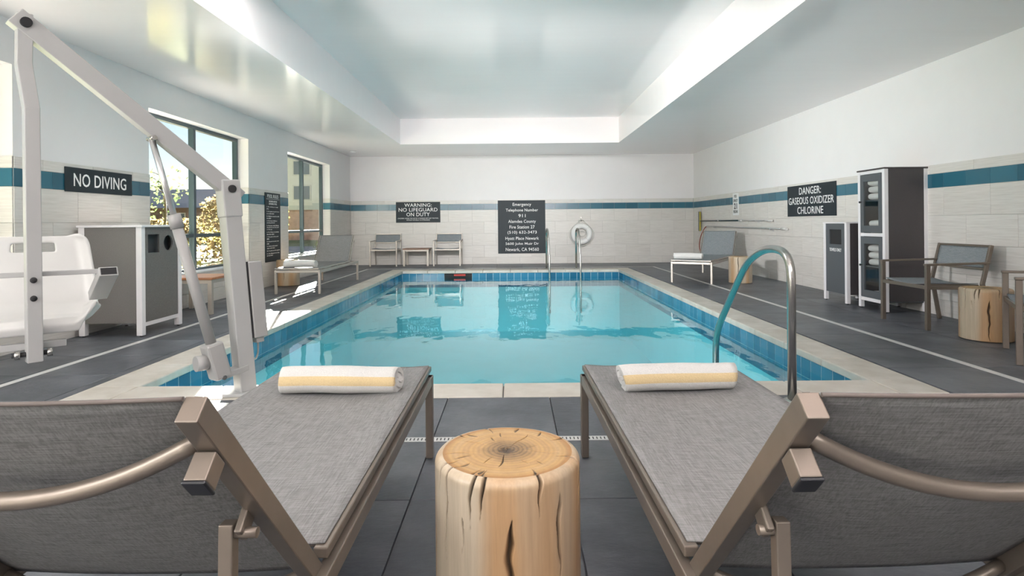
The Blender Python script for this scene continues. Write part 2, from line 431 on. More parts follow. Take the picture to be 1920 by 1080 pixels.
# walls
def wall_back():
    b = MB().box((XL - .3, YB, -.1), (XR + .3, YB + .2, 3.6))
    return prop(b.build('wall_back', 'wall_paint'), 'white wall with beige tile wainscot and blue band behind the pool', kind='structure')
wb = wall_back()
wr = prop(MB().box((XR, YF, -.1), (XR + .2, YB, 3.6)).build('wall_right', 'wall_paint'), 'white wall with beige tile wainscot beside the towel cabinet', kind='structure')
wf = prop(MB().box((XL - .3, YF - .2, -.1), (XR + .3, YF, 3.6)).build('wall_front', 'wall_paint'), kind='structure')
TH = 0.26
b = MB(); ys = [YF] + [v for w_ in WINS for v in w_] + [YB]
for i in range(0, len(ys) - 1):
    if i % 2 == 0: b.box((XL - TH, ys[i], -.1), (XL, ys[i + 1], 3.6))
    else:
        b.box((XL - TH, ys[i], -.1), (XL, ys[i + 1], WZ0)); b.box((XL - TH, ys[i], WZ1), (XL, ys[i + 1], 3.6))
wl = prop(b.build('wall_left', 'wall_paint'), 'white wall with three tall windows and beige tile wainscot', kind='structure')

ROWS = [(1.55, CAPZ, .61, 'beige_tile', .2), (1.395, 1.55, .305, 'blue_tile', 0.0), (1.09, 1.395, .61, 'beige_tile', 0.0), (.785, 1.09, .61, 'beige_tile', .305),
        (.48, .785, .61, 'beige_tile', 0.0), (.175, .48, .61, 'beige_tile', .305), (0.0, .175, .61, 'beige_tile', 0.0)]
def wall_tiles(parent, axis, pos, sgn, a0, a1, phase, holes=()):
    """axis 'x': wall runs along y at x=pos, facing sgn; axis 'y': runs along x at y=pos"""
    g = 0.0013; T = 0.009
    for z0, z1, ln, mat, off in ROWS:
        k = math.floor((a0 - phase - off) / ln)
        while True:
            s0 = phase + off + k * ln; s1 = s0 + ln; k += 1
            if s0 >= a1: break
            r_ = (max(s0, a0) + g, min(s1, a1) - g, z0 + g, z1 - g)
            if r_[1] - r_[0] < 0.01: continue
            rs = [r_]
            for h in holes: rs = [q for p in rs for q in subtract(p, h)]
            for (p0, p1, q0, q1) in rs:
                if p1 - p0 < 0.012 or q1 - q0 < 0.012: continue
                nm = 'wall_tile' if mat == 'beige_tile' else 'band_tile'
                if axis == 'x':
                    mesh_obj(nm, tile_mesh(T, p1 - p0, q1 - q0, .0015, mat, (0, sgn)), parent, (pos + sgn * T / 2, (p0 + p1) / 2, (q0 + q1) / 2))
                else:
                    mesh_obj(nm, tile_mesh(p1 - p0, T, q1 - q0, .0015, mat, (1, sgn)), parent, ((p0 + p1) / 2, pos + sgn * T / 2, (q0 + q1) / 2))
MB().box((XL, YB - .005, 0), (XR, YB, CAPZ - .002)).build('grout_bed', 'grout', wb)
wall_tiles(wb, 'y', YB, -1, XL + .01, XR - .01, 0.17)
MB().box((XR - .005, 2.0, 0), (XR, YB, CAPZ - .002)).build('grout_bed', 'grout', wr)
wall_tiles(wr, 'x', XR, -1, 4.1, YB - .01, 0.12)
HOLES = [(a, b_, WZ0, 3) for a, b_ in WINS]
g = MB(); yy = [2.0] + [v for w_ in WINS[1:] for v in w_] + [YB]
for i in range(len(yy) - 1):
    g.box((XL, yy[i], 0), (XL + .005, yy[i + 1], (CAPZ - .002) if i % 2 == 0 else WZ0))
g.build('grout_bed', 'grout', wl)
wall_tiles(wl, 'x', XL, 1, 3.4, YB - .01, 0.05, HOLES)
# tiles carried round into the far window reveals
for (a, b_) in WINS[1:]:
    for z0, z1, ln, mat, off in ROWS:
        z0 = max(z0, WZ0)
        if z1 - z0 < .03: continue
        mesh_obj('reveal_tile', tile_mesh(0.158, .009, z1 - z0 - .003, .0015, mat, (1, -1)), wl, (XL - .079, b_ - .0045, (z0 + z1) / 2))

# ceiling with tray over the pool
TX0, TX1, TY0, TY1 = -2.45, 2.33, 3.8, 12.6
c = MB()
for (x0, x1, y0, y1) in ((XL - .05, TX0, YF, YB), (TX1, XR + .05, YF, YB), (TX0, TX1, YF, TY0), (TX0, TX1, TY1, YB)):
    c.box((x0, y0, ZS), (x1, y1, ZT + .25))
c.box((TX0, TY0, ZT), (TX1, TY1, ZT + .25))
prop(c.build('ceiling', 'ceiling_paint'), 'white glossy ceiling with a deep tray over the pool', kind='structure')
d = thing('ceiling_light', 'small round white recessed light in the ceiling near the windows', 'ceiling light', (-3.79, 13.7, ZS))
MB().cyl((0, 0, -.012), (0, 0, 0.0), .085, 24).build('trim_ring', 'white_plastic', d)
MB().cyl((0, 0, -.016), (0, 0, -.012), .06, 24).build('lens', 'lamp_lens', d)

# windows
def window(n, y0, y1):
    X0, X1 = XL - .235, XL - .165
    fw = 0.05
    root = thing('window_%d' % n, None, None, (XL - .2, (y0 + y1) / 2, WZ0)); root['kind'] = 'structure'
    root['label'] = ('tall dark framed window nearest the white pool lift seat', 'tall dark framed window behind the pool lift mast', 'tall dark framed window beyond the pool rules sign')[n - 1] if n < 4 else 'tall dark framed window behind the camera'
    o = (XL - .2, (y0 + y1) / 2, WZ0); ym = (y0 + y1) / 2
    for lo, hi, nm in (((X0, y0, WZ0), (X1, y0 + fw, WZ1), 'frame'), ((X0, y1 - fw, WZ0), (X1, y1, WZ1), 'frame'),
                       ((X0, y0 + fw, WZ1 - fw), (X1, y1 - fw, WZ1), 'frame'), ((X0, y0 + fw, WZ0), (X1, y1 - fw, WZ0 + fw), 'frame'),
                       ((X0, ym - .03, WZ0 + fw), (X1 + .004, ym + .03, WZ1 - fw), 'mullion'),
                       ((X0, y0 + fw, .89), (X1, ym - .03, .94), 'transom'), ((X0, ym + .03, .89), (X1, y1 - fw, .94), 'transom')):
        MB(o).box(lo, hi, .003).build(nm, 'window_metal', root)
    for ya, yb in ((y0 + fw, ym - .03), (ym + .03, y1 - fw)):
        for za, zb in ((WZ0 + fw, .89), (.94, WZ1 - fw)):
            MB(o).box((XL - .204, ya, za), (XL - .198, yb, zb)).build('pane', 'window_glass', root)
    MB(o).box((XL - .165, y0 + .002, WZ0), (XL + .02, y1 - .012, WZ0 + .022), .004).build('sill', 'reveal_paint', root)
for i, (a, b_) in enumerate(WINS[1:]): window(i + 1, a, b_)
window(4, *WINS[0])

# ------------------------------------------------------------------ pool
pool = thing('swimming_pool', 'rectangular swimming pool of turquoise water with limestone coping and blue waterline tile', 'pool', (0, 8, 0))
po = (0, 8, 0); WL = -0.145; PD = -1.35
b = MB(po)
e = .012
for lo, hi in (((PX0 - .2, PY0 - .2, PD), (PX0 - e, PY1 + .2, -.052)), ((PX1 + e, PY0 - .2, PD), (PX1 + .2, PY1 + .2, -.052)),
               ((PX0 - e, PY0 - .2, PD), (PX1 + e, PY0 - e, -.052)), ((PX0 - e, PY1 + e, PD), (PX1 + e, PY1 + .2, -.052)),
               ((PX0 - .2, PY0 - .2, PD - .1), (PX1 + .2, PY1 + .2, PD))):
    b.box(lo, hi)
b.build('basin', 'plaster_pool', pool)
MB(po).grid(lambda u, v: (PX0 - .01 + u * (PX1 - PX0 + .02), PY0 - .01 + v * (PY1 - PY0 + .02), WL), 1, 1).build('water', 'water', pool)
# coping stones
def coping():
    W_ = .30; g = .0025
    def put(x0, x1, y0, y1, side):
        b = MB(((x0 + x1) / 2, (y0 + y1) / 2, 0)).box((x0 + g, y0 + g, -.055), (x1 - g, y1 - g, .004), .009)
        o = b.build('coping_stone', 'limestone', pool, (((x0 + x1) / 2), (y0 + y1) / 2 - 8, 0))
    ov = .012
    n = 15; L = (PY1 - PY0) / n
    for k in range(n):
        put(PX0 - W_, PX0 + ov, PY0 + k * L, PY0 + (k + 1) * L, 'l'); put(PX1 - ov, PX1 + W_, PY0 + k * L, PY0 + (k + 1) * L, 'r')
    xs = [PX0 - W_, PX0] + [-.07 + .61 * k for k in range(-3, 4)] + [PX1, PX1 + W_]
    for a, b_ in zip(xs[:-1], xs[1:]):
        put(a, b_, PY0 - .29, PY0 + ov, 'f'); put(a, b_, PY1 - ov, PY1 + .42, 'b')
coping()
# waterline tiles
def pool_tiles():
    g = .003; T = .010; h = .150
    for lo, hi in (((PX0 - e, PY1 + .004, -.364), (PX1 + e, PY1 + .010, -.054)), ((PX0 - e, PY0 - .010, -.364), (PX1 + e, PY0 - .004, -.054)),
                   ((PX0 - .010, PY0, -.364), (PX0 - .004, PY1, -.054)), ((PX1 + .004, PY0, -.364), (PX1 + .010, PY1, -.054))):
        MB(po).box(lo, hi).build('tile_grout', 'pool_grout', pool)
    low = MB(po)
    SK = (-1.46, -1.0)
    def runs(a0, a1):
        n = round((a1 - a0) / .154); L = (a1 - a0) / n
        return [(a0 + k * L + g, a0 + (k + 1) * L - g) for k in range(n)]
    for r in (0, 1):
        z1 = -.056 - r * .154; z0 = z1 - h
        for (p, q) in runs(PX0, PX1):
            for y, s in ((PY1 + e - T / 2, -1), (PY0 - e + T / 2, 1)):
                if s == -1 and r == 0 and p < SK[1] and q > SK[0]: continue
                if r == 0: mesh_obj('waterline_tile', tile_mesh(q - p, T, h, .0015, 'pool_tile', (1, s)), pool, ((p + q) / 2, y - 8, (z0 + z1) / 2))
                else: low.box((p, y - T / 2, z0), (q, y + T / 2, z1))
        for (p, q) in runs(PY0, PY1):
            for x, s in ((PX0 - e + T / 2, 1), (PX1 + e - T / 2, -1)):
                if r == 0: mesh_obj('waterline_tile', tile_mesh(T, q - p, h, .0015, 'pool_tile', (0, s)), pool, (x, (p + q) / 2 - 8, (z0 + z1) / 2))
                else: low.box((x - T / 2, p, z0), (x + T / 2, q, z1))
    o = low.build('lower_tile_row', 'pool_tile', pool); o['kind'] = 'stuff'
    # skimmer mouth
    gone = [r_ for r_ in runs(PX0, PX1) if r_[0] < SK[1] and r_[1] > SK[0]]
    SK = (gone[0][0] - .001, gone[-1][1] + .001)
    MB(po).box((SK[0], PY1 + .001, -.21), (SK[1], PY1 + .012, -.056)).build('skimmer_mouth', 'slot_dark', pool)
    s = MB(po).box((-1.32, PY1 - .012, -.115), (-1.06, PY1 + .004, -.07), .005).build('skimmer_flap', 'red_plastic', pool); s['label'] = 'dark red skimmer flap'
pool_tiles()
s = MB(po).cyl((-1.22, 13.0, .004), (-1.22, 13.0, .010), .12, 28).build('skimmer_lid', 'white_plastic', pool); s['label'] = 'round white skimmer lid'

# trench drain round the deck
DX0, DX1, DY0, DY1 = -3.40, 3.27, 2.80, 13.46
dr = thing('trim_1', 'white slotted trench drain set in the slate deck around the pool', None, (0, 8, 0)); dr['kind'] = 'structure'
dw = .027
for lo, hi in (((DX0 - dw, DY0 - dw, -.004), (DX1 + dw, DY0 + dw, .0022)), ((DX0 - dw, DY1 - dw, -.004), (DX1 + dw, DY1 + dw, .0022)),
               ((DX0 - dw, DY0 + dw, -.004), (DX0 + dw, DY1 - dw, .0022)), ((DX1 - dw, DY0 + dw, -.004), (DX1 + dw, DY1 - dw, .0022))):
    MB(po).box(lo, hi).build('grate', 'white_plastic', dr)
b = MB(po)
for k in range(190):
    x = -1.75 + k * .0185
    b.box((x, DY0 - .014, .0012), (x + .005, DY0 + .014, .0028))
o = b.build('slots', 'slot_dark', dr); o['kind'] = 'stuff'

# ------------------------------------------------------------------ loungers
def lounger(name, label, loc, rz, ang, fab, metal, hinge=1.44, LB=.653):
    r = thing(name, label, 'sun lounger', loc, rz, 'sun loungers around the pool')
    H = .33; T_ = .40
    for sx in (-1, 1):
        MB().box((sx * H - .014, -.01, .325), (sx * H + .014, 2.16, .366), .003).build('side_rail', metal, r)
        MB().bar((sx * (H - .012), -.03, .388), (sx * (H - .012), hinge, .388), .03, .022, bevel=.003).build('sling_rail', metal, r)
        for y in (0.015, 2.14):
            MB().box((sx * H - .016, y - .02, 0.004), (sx * H + .016, y + .02, .366), .003).build('leg', metal, r)
    for y in (.0, 2.14):
        MB().box((-H + .014, y - .013, .327), (H - .014, y + .013, .364), .003).build('end_rail', metal, r)
    for y in (.5, hinge - .14):
        MB().box((-H + .014, y - .015, .330), (H - .014, y + .015, .352), .003).build('cross_rail', metal, r)
    for y in (.12, .9):                       # posts that carry the sling rails
        for sx in (-1, 1): MB().box((sx * (H - .012) - .01, y - .02, .364), (sx * (H - .012) + .01, y + .02, .379)).build('spacer', metal, r)
    # seat sling, sagging between the rails and turned over their edges
    def seat(u, v):
        x = (u * 2 - 1) * (H - .008); y = -.025 + v * (hinge + .01)
        k = 1 - abs(u * 2 - 1) ** 2.2
        sag = .022 * k * (0.55 + .45 * math.sin(math.pi * min(1, v * 1.1)))
        return (x, y, .404 - sag)
    o = MB().grid(seat, 24, 40).build('seat_sling', fab, r)
    m = o.modifiers.new('s', 'SOLIDIFY'); m.thickness = .004
    MB().bar((-H + .02, -.028, .388), (H - .02, -.028, .386), .018, .018, bevel=.004).build('foot_bar', metal, r)
    # backrest
    a = R(ang); d = Vector((0, math.cos(a), math.sin(a))); nrm = Vector((0, -math.sin(a), math.cos(a)))   # nrm: front side
    P = Vector((0, hinge, .340))
    for sx in (-1, 1):
        x = Vector((sx * (H - .022), 0, 0))
        q0, q1 = P + x, P + x + d * LB
        rail = MB().bar(q0, q1, .029, .036, up=nrm, bevel=.002).build('backrest_rail', metal, r)
        MB().bar(q0 + d * .03 + nrm * .0185, q1 - d * .004 + nrm * .0185, .010, .003, up=nrm).build('sling_channel', 'slot_dark', rail)
        st = P + x + d * (LB - .088)
        stub = MB().bar(st - nrm * .02, st - nrm * .058, .029, .034, up=d, bevel=.002).build('rest_stub', metal, r)
        MB().bar(st - nrm * .058, st - nrm * .063, .031, .036, up=d, bevel=.002).build('end_cap', 'black_plastic', stub)
        # prop strut with its pivot
        pv = P + x + d * (LB - .285) - nrm * .03 - Vector((sx * .014, 0, 0))
        MB().bar(pv + nrm * .02, pv - nrm * .02, .012, .034, up=d, bevel=.003).build('pivot_bracket', metal, r)
        bt = pv - nrm * .014
        MB().cyl(bt - Vector((.024, 0, 0)), bt + Vector((.014 if sx > 0 else .014, 0, 0)), .008, 14).build('pivot_bolt', metal, r)
        xs = Vector((-sx * .02, 0, 0))
        MB().bar(bt + xs + Vector((0, 0, .016)), Vector((bt.x + xs.x, bt.y + .01, .345)), .022, .022, up=(0, 1, 0), bevel=.002).build('prop_strut', metal, r)
    def bow(s0, s1, bk, rad, nm):
        pts = []
        for i in range(25):
            t_ = -1 + 2 * i / 24
            k = 1 - t_ * t_
            pts.append(P + Vector((t_ * (H - .035), 0, 0)) + d * (s0 + (s1 - s0) * k) - nrm * (.0 + bk * k))
        MB().tube(pts, rad, 14).build(nm, metal, r)
    bow(LB - .075, LB - .150, .050, .0125, 'bowed_brace')
    bow(.03, -.01, .055, .0115, 'bowed_brace')
    def back(u, v):
        x = (u * 2 - 1) * (H - .036); k = 1 - abs(u * 2 - 1) ** 2.2
        p = P + d * (.015 + v * (LB - .012)) + nrm * (.012 - .022 * k * math.sin(math.pi * (0.12 + .8 * v)))
        return (x, p.y, p.z)
    o = MB().grid(back, 24, 24).build('backrest_sling', fab, r)
    m = o.modifiers.new('s', 'SOLIDIFY'); m.thickness = .004
    pts = [back(i / 24, 1.0) for i in range(25)]
    MB().tube(pts, .003, 8).build('top_hem', 'hem', r)
    return r
lounger('sun_lounger', 'grey sling lounger with striped towel, by the big stump on its window side', (-.712, 2.60, 0), R(180), 47.5, 'sling_fabric', 'bronze_metal')
lounger('sun_lounger', 'grey sling lounger with striped towel, by the big stump on its handrail side', (.642, 2.60, 0), R(181.1), 47.5, 'sling_fabric', 'bronze_metal')
lounger('sun_lounger', 'pale grey lounger under the far window in front of the pool rules sign', (-3.265, 8.70, 0), R(0), 57, 'sling_fabric', 'pale_metal', 1.64, .60)
lounger('sun_lounger', 'blue grey lounger angled to the corner below the wall poles', (3.0, 9.72, 0), R(-32), 57, 'sling_blue', 'pale_metal', 1.85, .60)

# ------------------------------------------------------------------ rolled towels
def towel_mesh(L, rad, stripe, sq=0.92, seed=0):
    rnd = random.Random(seed)
    turns = 2.4; N = 110; th = rad / (turns + .35)
    K = 22; bm = bmesh.new(); dfm = bm.verts.layers
    prof = []
    for i in range(N + 1):
        a = 2 * math.pi * turns * i / N
        ro = rad - th * (a / (2 * math.pi)) ; ri = ro - th * .86
        ro, ri = max(ro, .002), max(ri, .001)
        ph = R(-62) - a                      # loose end low on the far side
        prof.append((a, Vector((math.cos(ph), math.sin(ph))), ro, ri))
    rows = []
    wob = [rnd.uniform(-1, 1) for _ in range(12)]
    for k in range(K + 1):
        s = k / K; x = (s - .5) * L
        sc = 1 + .02 * math.sin(5 * s + wob[0]) + .015 * math.sin(13 * s + wob[1]) - .04 * (max(0, abs(s - .5) - .46) / .04)
        dz = .003 * math.sin(4 * s + wob[2])
        O, I = [], []
        for a, dv, ro, ri in prof:
            ex = .010 * math.sin(a * .9 + wob[3]) * (1 if k in (0, K) else 0)
            xx = x + (ex if k == 0 else (-ex if k == K else 0))
            for rr, lst in ((ro, O), (ri, I)):
                y = dv.x * rr * sc * 1.06; z = dv.y * rr * sc * sq + dz
                z = max(z, -rad * .86)
                lst.append(bm.verts.new((xx, y, z)))
        rows.append((O, I))
    def mi(i):
        if not stripe: return 0
        ph = (math.degrees(prof[i][1].y and math.atan2(prof[i][1].y, prof[i][1].x))) % 360
        return 1 if prof[i][0] < 2 * math.pi and 158 < ph < 203 else 0
    for k in range(K):
        for i in range(N):
            (O, I), (O2, I2) = rows[k], rows[k + 1]
            for A, B in ((O, O2), (I, I2)):
                f = bm.faces.new((A[i], A[i + 1], B[i + 1], B[i])); f.smooth = True; f.material_index = mi(i)
    for k in (0, K):
        O, I = rows[k]
        for i in range(N):
            f = bm.faces.new((O[i], O[i + 1], I[i + 1], I[i])); f.material_index = mi(i)
    for i in (0, N):
        for k in range(K):
            f = bm.faces.new((rows[k][0][i], rows[k + 1][0][i], rows[k + 1][1][i], rows[k][1][i])); f.smooth = True
    bmesh.ops.recalc_face_normals(bm, faces=bm.faces[:])
    me = bpy.data.meshes.new('rolled_towel'); bm.to_mesh(me); bm.free()
    me.materials.append(M['terry_white']); me.materials.append(M['terry_yellow'])
    return me
def towel(label, loc, rz, L, rad, stripe, seed, ry=0):
    o = mesh_obj('rolled_towel', towel_mesh(L, rad, stripe, seed=seed), None, loc); o.rotation_euler = (0, ry, rz)
    prop(o, label, 'towel', 'rolled towels on the loungers')
towel('rolled white towel with yellow stripe on the lounger nearer the windows', (-.685, 2.27, .386 + .058), R(0), .465, .064, True, 1)
towel('rolled white towel with yellow stripe on the lounger nearer the curved handrail', (.640, 2.27, .386 + .058), R(2), .445, .064, True, 5, R(-1))
towel('plain white rolled towel on the sunlit lounger beside the windows', (-3.30, 8.92, .388 + .062), R(0), .50, .068, False, 2)
towel('plain white rolled towel on the angled lounger below the wall poles', (3.04, 10.02, .388 + .062), R(-22), .48, .068, False, 3)

# ------------------------------------------------------------------ stump tables
def stump_meshes(rad, H, seed):
    rng = np.random.default_rng(seed)
    NA, NZ, NR = 720, 84, 56
    th = np.linspace(0, 2 * np.pi, NA, endpoint=False)
    def pnoise(k, amp=1):                       # smooth periodic noise in the angle
        s = np.zeros_like(th)
        for f in range(1, k + 1): s += rng.normal() * np.cos(f * th + rng.uniform(0, 6.28)) / (f ** .35)
        return amp * s / np.sqrt(k)
    low = pnoise(4); outl = 1 + .012 * low
    # cracks: angle, top z, bottom z, half-width
    cr = [(-1.571 + o, zt, zb, w_) for o, zt, zb, w_ in ((-.90, H, H - .22, .009), (-1.1, H, H - .06, .010), (-.46, H, H - .10, .012), (-.32, H, H - .085, .013),
          (.05, H - .09, H - .44, .024), (.44, H, H - .075, .014), (.74, H - .05, H - .27, .018), (1.28, H, H - .13, .010), (-.6, H - .10, H - .16, .006),
          (-1.571 - .72, H - .03, H - .40, .016), (-1.571 + .27, H - .16, H - .36, .010), (-1.571 - .18, H - .13, H - .30, .010), (2.1, H, H - .3, .014), (2.8, H - .05, H - .35, .016), (3.5, H, H - .14, .01), (-1.7, H - .04, H - .3, .014), (-2.3, H, H - .2, .01))]
    rb = .022
    zs = np.concatenate([np.linspace(0.006, H - rb, NZ - 8), H - rb + rb * np.sin(np.linspace(.18, 1.5, 8))])
    rr = np.concatenate([np.full(NZ - 8, rad), rad - rb * (1 - np.cos(np.linspace(.18, 1.5, 8)))])
    V, COL = [], []
    cols = [np.array(c_) for c_ in ((.50, .42, .315), (.55, .44, .30), (.46, .225, .062), (.50, .45, .38))]
    b1, b2, b3 = pnoise(9), pnoise(16), pnoise(30)
    b4 = pnoise(60)
    for zi, (z, r_) in enumerate(zip(zs, rr)):
        u = z / H
        dr_ = np.zeros(NA); dark = np.zeros(NA)
        for a, zt, zb, w_ in cr:
            if zb - .02 < z <= zt + .001:
                f = (zt - z) / (zt - zb)
                tap = min(1.0, f * 6 + (1.0 if zt >= H - 1e-4 else 0.0)) * max(0.0, 1 - f) ** .7
                cen = a + .02 * math.sin(z * 34 + a * 7) + .008 * math.sin(z * 90)
                dlt = np.abs((th - cen + np.pi) % (2 * np.pi) - np.pi)
                ww = max(w_ * 2.2 * tap, .0005)
                k = np.clip(1.25 - dlt / ww, 0, 1)
                dr_ += .016 * k; dark = np.maximum(dark, k)
        sh = np.roll(b2, int(6 * math.sin(u * 2.4))) ; sh1 = np.roll(b1, int(9 * math.sin(u * 1.7 + 1)))
        warm = np.clip(.42 + 1.0 * sh1 + .35 * (.6 - u), 0, 1)[:, None]
        grey = np.clip((np.roll(b3, int(8 * math.sin(u * 3))) - .55) * 1.6, 0, 1)[:, None]
        base = cols[0] * (1 - .62 * warm) + cols[2] * .62 * warm
        strong = np.clip((sh - .45) * 1.6, 0, .85)[:, None]
        base = base * (1 - strong) + cols[2] * strong
        base = base * (1 - .55 * grey) + np.array((.24, .235, .21)) * .55 * grey
        base = base * (1 + .08 * b4[:, None])
        edge = np.clip((u - .93) / .05, 0, 1)
        base = base * (1 - .35 * edge) + cols[1] * .35 * edge
        base = base * (1 - .93 * dark[:, None]) + np.array((.02, .014, .01)) * .93 * dark[:, None]
        r2 = r_ * outl - dr_
        V += [(r2[i] * math.cos(th[i]), r2[i] * math.sin(th[i]), z) for i in range(NA)]
        COL.append(base)
    F = [(zi * NA + i, zi * NA + (i + 1) % NA, (zi + 1) * NA + (i + 1) % NA, (zi + 1) * NA + i) for zi in range(NZ - 1) for i in range(NA)]
    F.append(tuple(range(NA - 1, -1, -1)))
    def mk(nm, V, F, COL, mat):
        me = bpy.data.meshes.new(nm); me.from_pydata(V, [], F)
        at = me.color_attributes.new('wood', 'FLOAT_COLOR', 'POINT')
        arr = np.ones((len(V), 4)); arr[:, :3] = np.clip(np.concatenate(COL), 0, 1); at.data.foreach_set('color', arr.ravel())
        me.polygons.foreach_set('use_smooth', [len(p.vertices) <= 4 for p in me.polygons]); me.materials.append(M[mat]); me.update(); return me
    side = mk('trunk', V, F, COL, 'stump_wood')
    # cut top with rings, heart and radial checks
    V, COL = [], []
    rt = rr[-1]
    rad_cr = [(a, .76 if w_ < .011 else .8, 1.02, w_ * 1.1) for a, zt, zb, w_ in cr if zt >= H - 1e-4]
    rad_cr += [(a, r0, r1, w_) for a, r0, r1, w_ in ((-1.75, .2, .62, .016), (-.12, .28, .80, .014), (2.0, .42, .6, .016), (1.1, .2, .75, .010), (3.3, .5, .95, .012), (-2.75, .55, .85, .018),
                                                     (-1.0, .45, .6, .012), (1.7, .55, .75, .01), (2.6, .4, .8, .008), (-2.2, .3, .6, .008), (.35, .25, .5, .01), (2.3, .75, .95, .02),
                                                     (1.35, .8, .97, .02), (.9, .78, .95, .015), (-2.45, .72, .9, .015), (-.8, .6, .75, .012), (-1.95, .8, .95, .02))]
    rs = np.concatenate([np.linspace(.004, 1, NR)]) * rt
    cxo, cyo = .03 * rad, .05 * rad
    for r_ in rs:
        q = r_ / rt
        x = r_ * np.cos(th) * outl; y = r_ * np.sin(th) * outl
        e_ = np.hypot(x - cxo * (1 - q), (y - cyo * (1 - q))) / rad * (1 + .04 * low)
        ring = .5 + .5 * np.sin(e_ * 95 + 1.2 * b1 * q); ring2 = .5 + .5 * np.sin(e_ * 41)
        heart = np.clip(1.25 - q / .36 + .10 * b1, 0, 1); heart = heart ** .7
        base = np.array((.50, .31, .135))[None] * (1 - .16 * ring[:, None]) + np.array((.05, .03, 0))[None] * ring2[:, None]
        base = base * (1 - .8 * heart[:, None]) + np.array((.11, .068, .04)) * .8 * heart[:, None]
        hr = heart * (ring > .72); base = base * (1 - .55 * hr[:, None])
        rim = np.clip((q - .91) / .05, 0, 1); base = base * (1 - .6 * rim) + np.array((.32, .135, .03)) * .6 * rim
        pale = math.exp(-((q - .80) / .05) ** 2) * .35; base = base * (1 - pale) + np.array((.60, .42, .22)) * pale
        dark = np.zeros(NA)
        for a, r0, r1, w_ in rad_cr:
            if r0 <= q <= r1:
                f = (q - r0) / (r1 - r0)
                tap = math.sin(math.pi * min(1, max(.06, f))) ** .6 if r1 < 1 else f ** .6
                cen = a + .05 * math.sin(q * 9 + a * 5)
                dlt = np.abs((th - cen + np.pi) % (2 * np.pi) - np.pi)
                dark = np.maximum(dark, np.clip(1.3 - dlt / max(w_ * 1.9 * tap, .006), 0, 1))
        star = np.clip(1.0 - q / (.085 + .05 * np.abs(np.cos(2.5 * th + .5))), 0, 1); dark = np.maximum(dark, star ** .5 * .95)
        base = base * (1 - .9 * dark[:, None]) + np.array((.03, .022, .018)) * .9 * dark[:, None]
        zz = H - rb * (1 - math.sin(1.5)) - .003 * dark
        V += [(x[i], y[i], zz[i]) for i in range(NA)]; COL.append(base)
    F = [(ri * NA + i, (ri) * NA + (i + 1) % NA, (ri + 1) * NA + (i + 1) % NA, (ri + 1) * NA + i) for ri in range(NR - 1) for i in range(NA)]
    F.append(tuple(range(NA)))
    top = mk('cut_top', V, F, COL, 'stump_top')
    return side, top
sm = stump_meshes(.19, .447, 4)
for label, loc, rz in (('large varnished tree stump table between the two loungers with striped towels', (-.022, 1.53, 0), 0),
                       ('tree stump table between the two armchairs beside the towel cabinet', (4.12, 5.03, 0), R(-35)),
                       ('tree stump table beside the angled lounger in the far corner', (3.86, 9.80, 0), R(100)),
                       ('sunlit tree stump table behind the lounger under the pool rules sign', (-3.92, 10.02, 0), R(200))):
    r = thing('stump_table', label, 'side table', loc, rz, 'tree stump side tables')
    mesh_obj('trunk', sm[0], r); o = mesh_obj('cut_top', sm[1], r); o['label'] = 'ringed cut top with dark heart'

# ------------------------------------------------------------------ armchairs
def armchair(label, loc, rz, metal, fab):
    """front towards -y"""
    r = thing('armchair', label, 'chair', loc, rz, 'sling armchairs around the pool')
    W_ = .325
    for s in (-1, 1):
        x = s * W_
        MB().box((x - .016, -.31, .004), (x + .016, -.27, .612), .003).build('leg', metal, r)
        pts = [(x, .30, .004), (x, .225, .44)]
        MB().bar(pts[0], pts[1], .026, .036, up=(0, 1, 0), bevel=.003).build('leg', metal, r)
        MB().bar((x, .225, .43), (x, .315, .80), .026, .034, up=(0, 1, 0), bevel=.003).build('back_post', metal, r)
        MB().bar((x, -.315, .620), (x, .285, .632), .046, .020, bevel=.004).build('armrest', metal, r)
        MB().bar((x, -.29, .405), (x, .23, .40), .024, .034, bevel=.003).build('side_rail', metal, r)
        MB().bar((s * (W_ - .045), -.27, .425), (s * (W_ - .045), .22, .415), .022, .022, bevel=.003).build('seat_rail', metal, r)
    MB().box((-W_, -.302, .388), (W_, -.278, .422), .003).build('front_rail', metal, r)
    MB().bar((-W_, .222, .40), (W_, .222, .40), .024, .030, bevel=.003).build('rear_rail', metal, r)
    MB().bar((-W_ + .01, .313, .79), (W_ - .01, .313, .79), .024, .022, bevel=.003).build('top_rail', metal, r)
    MB().bar((-W_ + .01, .263, .575), (W_ - .01, .263, .575), .022, .02, bevel=.003).build('lower_back_rail', metal, r)
    def seat(u, v):
        return ((u * 2 - 1) * (W_ - .035), -.285 + v * .50, .447 - .024 * (1 - (u * 2 - 1) ** 2) - .008 * v)
    o = MB().grid(seat, 16, 16).build('seat_sling', fab, r); m = o.modifiers.new('s', 'SOLIDIFY'); m.thickness = .006
    def back(u, v):
        return ((u * 2 - 1) * (W_ - .012), .262 + v * .05 + .012 * (1 - (u * 2 - 1) ** 2), .585 + v * .195)
    o = MB().grid(back, 16, 8).build('back_sling', fab, r); m = o.modifiers.new('s', 'SOLIDIFY'); m.thickness = .006
    return r
armchair('bronze armchair with grey sling standing next to the tall towel cabinet', (4.185, 5.745, 0), R(-90), 'bronze_metal', 'sling_blue')
armchair('bronze armchair cut by the picture edge, beyond the stump from the cabinet', (4.03, 4.22, 0), R(-124), 'bronze_metal', 'sling_blue')
armchair('pale framed armchair against the back wall, between the side table and the lounger', (-3.21, 14.51, 0), R(0), 'pale_metal', 'sling_blue')
armchair('pale framed armchair against the back wall, between the side table and the emergency sign', (-1.64, 14.51, 0), R(0), 'pale_metal', 'sling_blue')

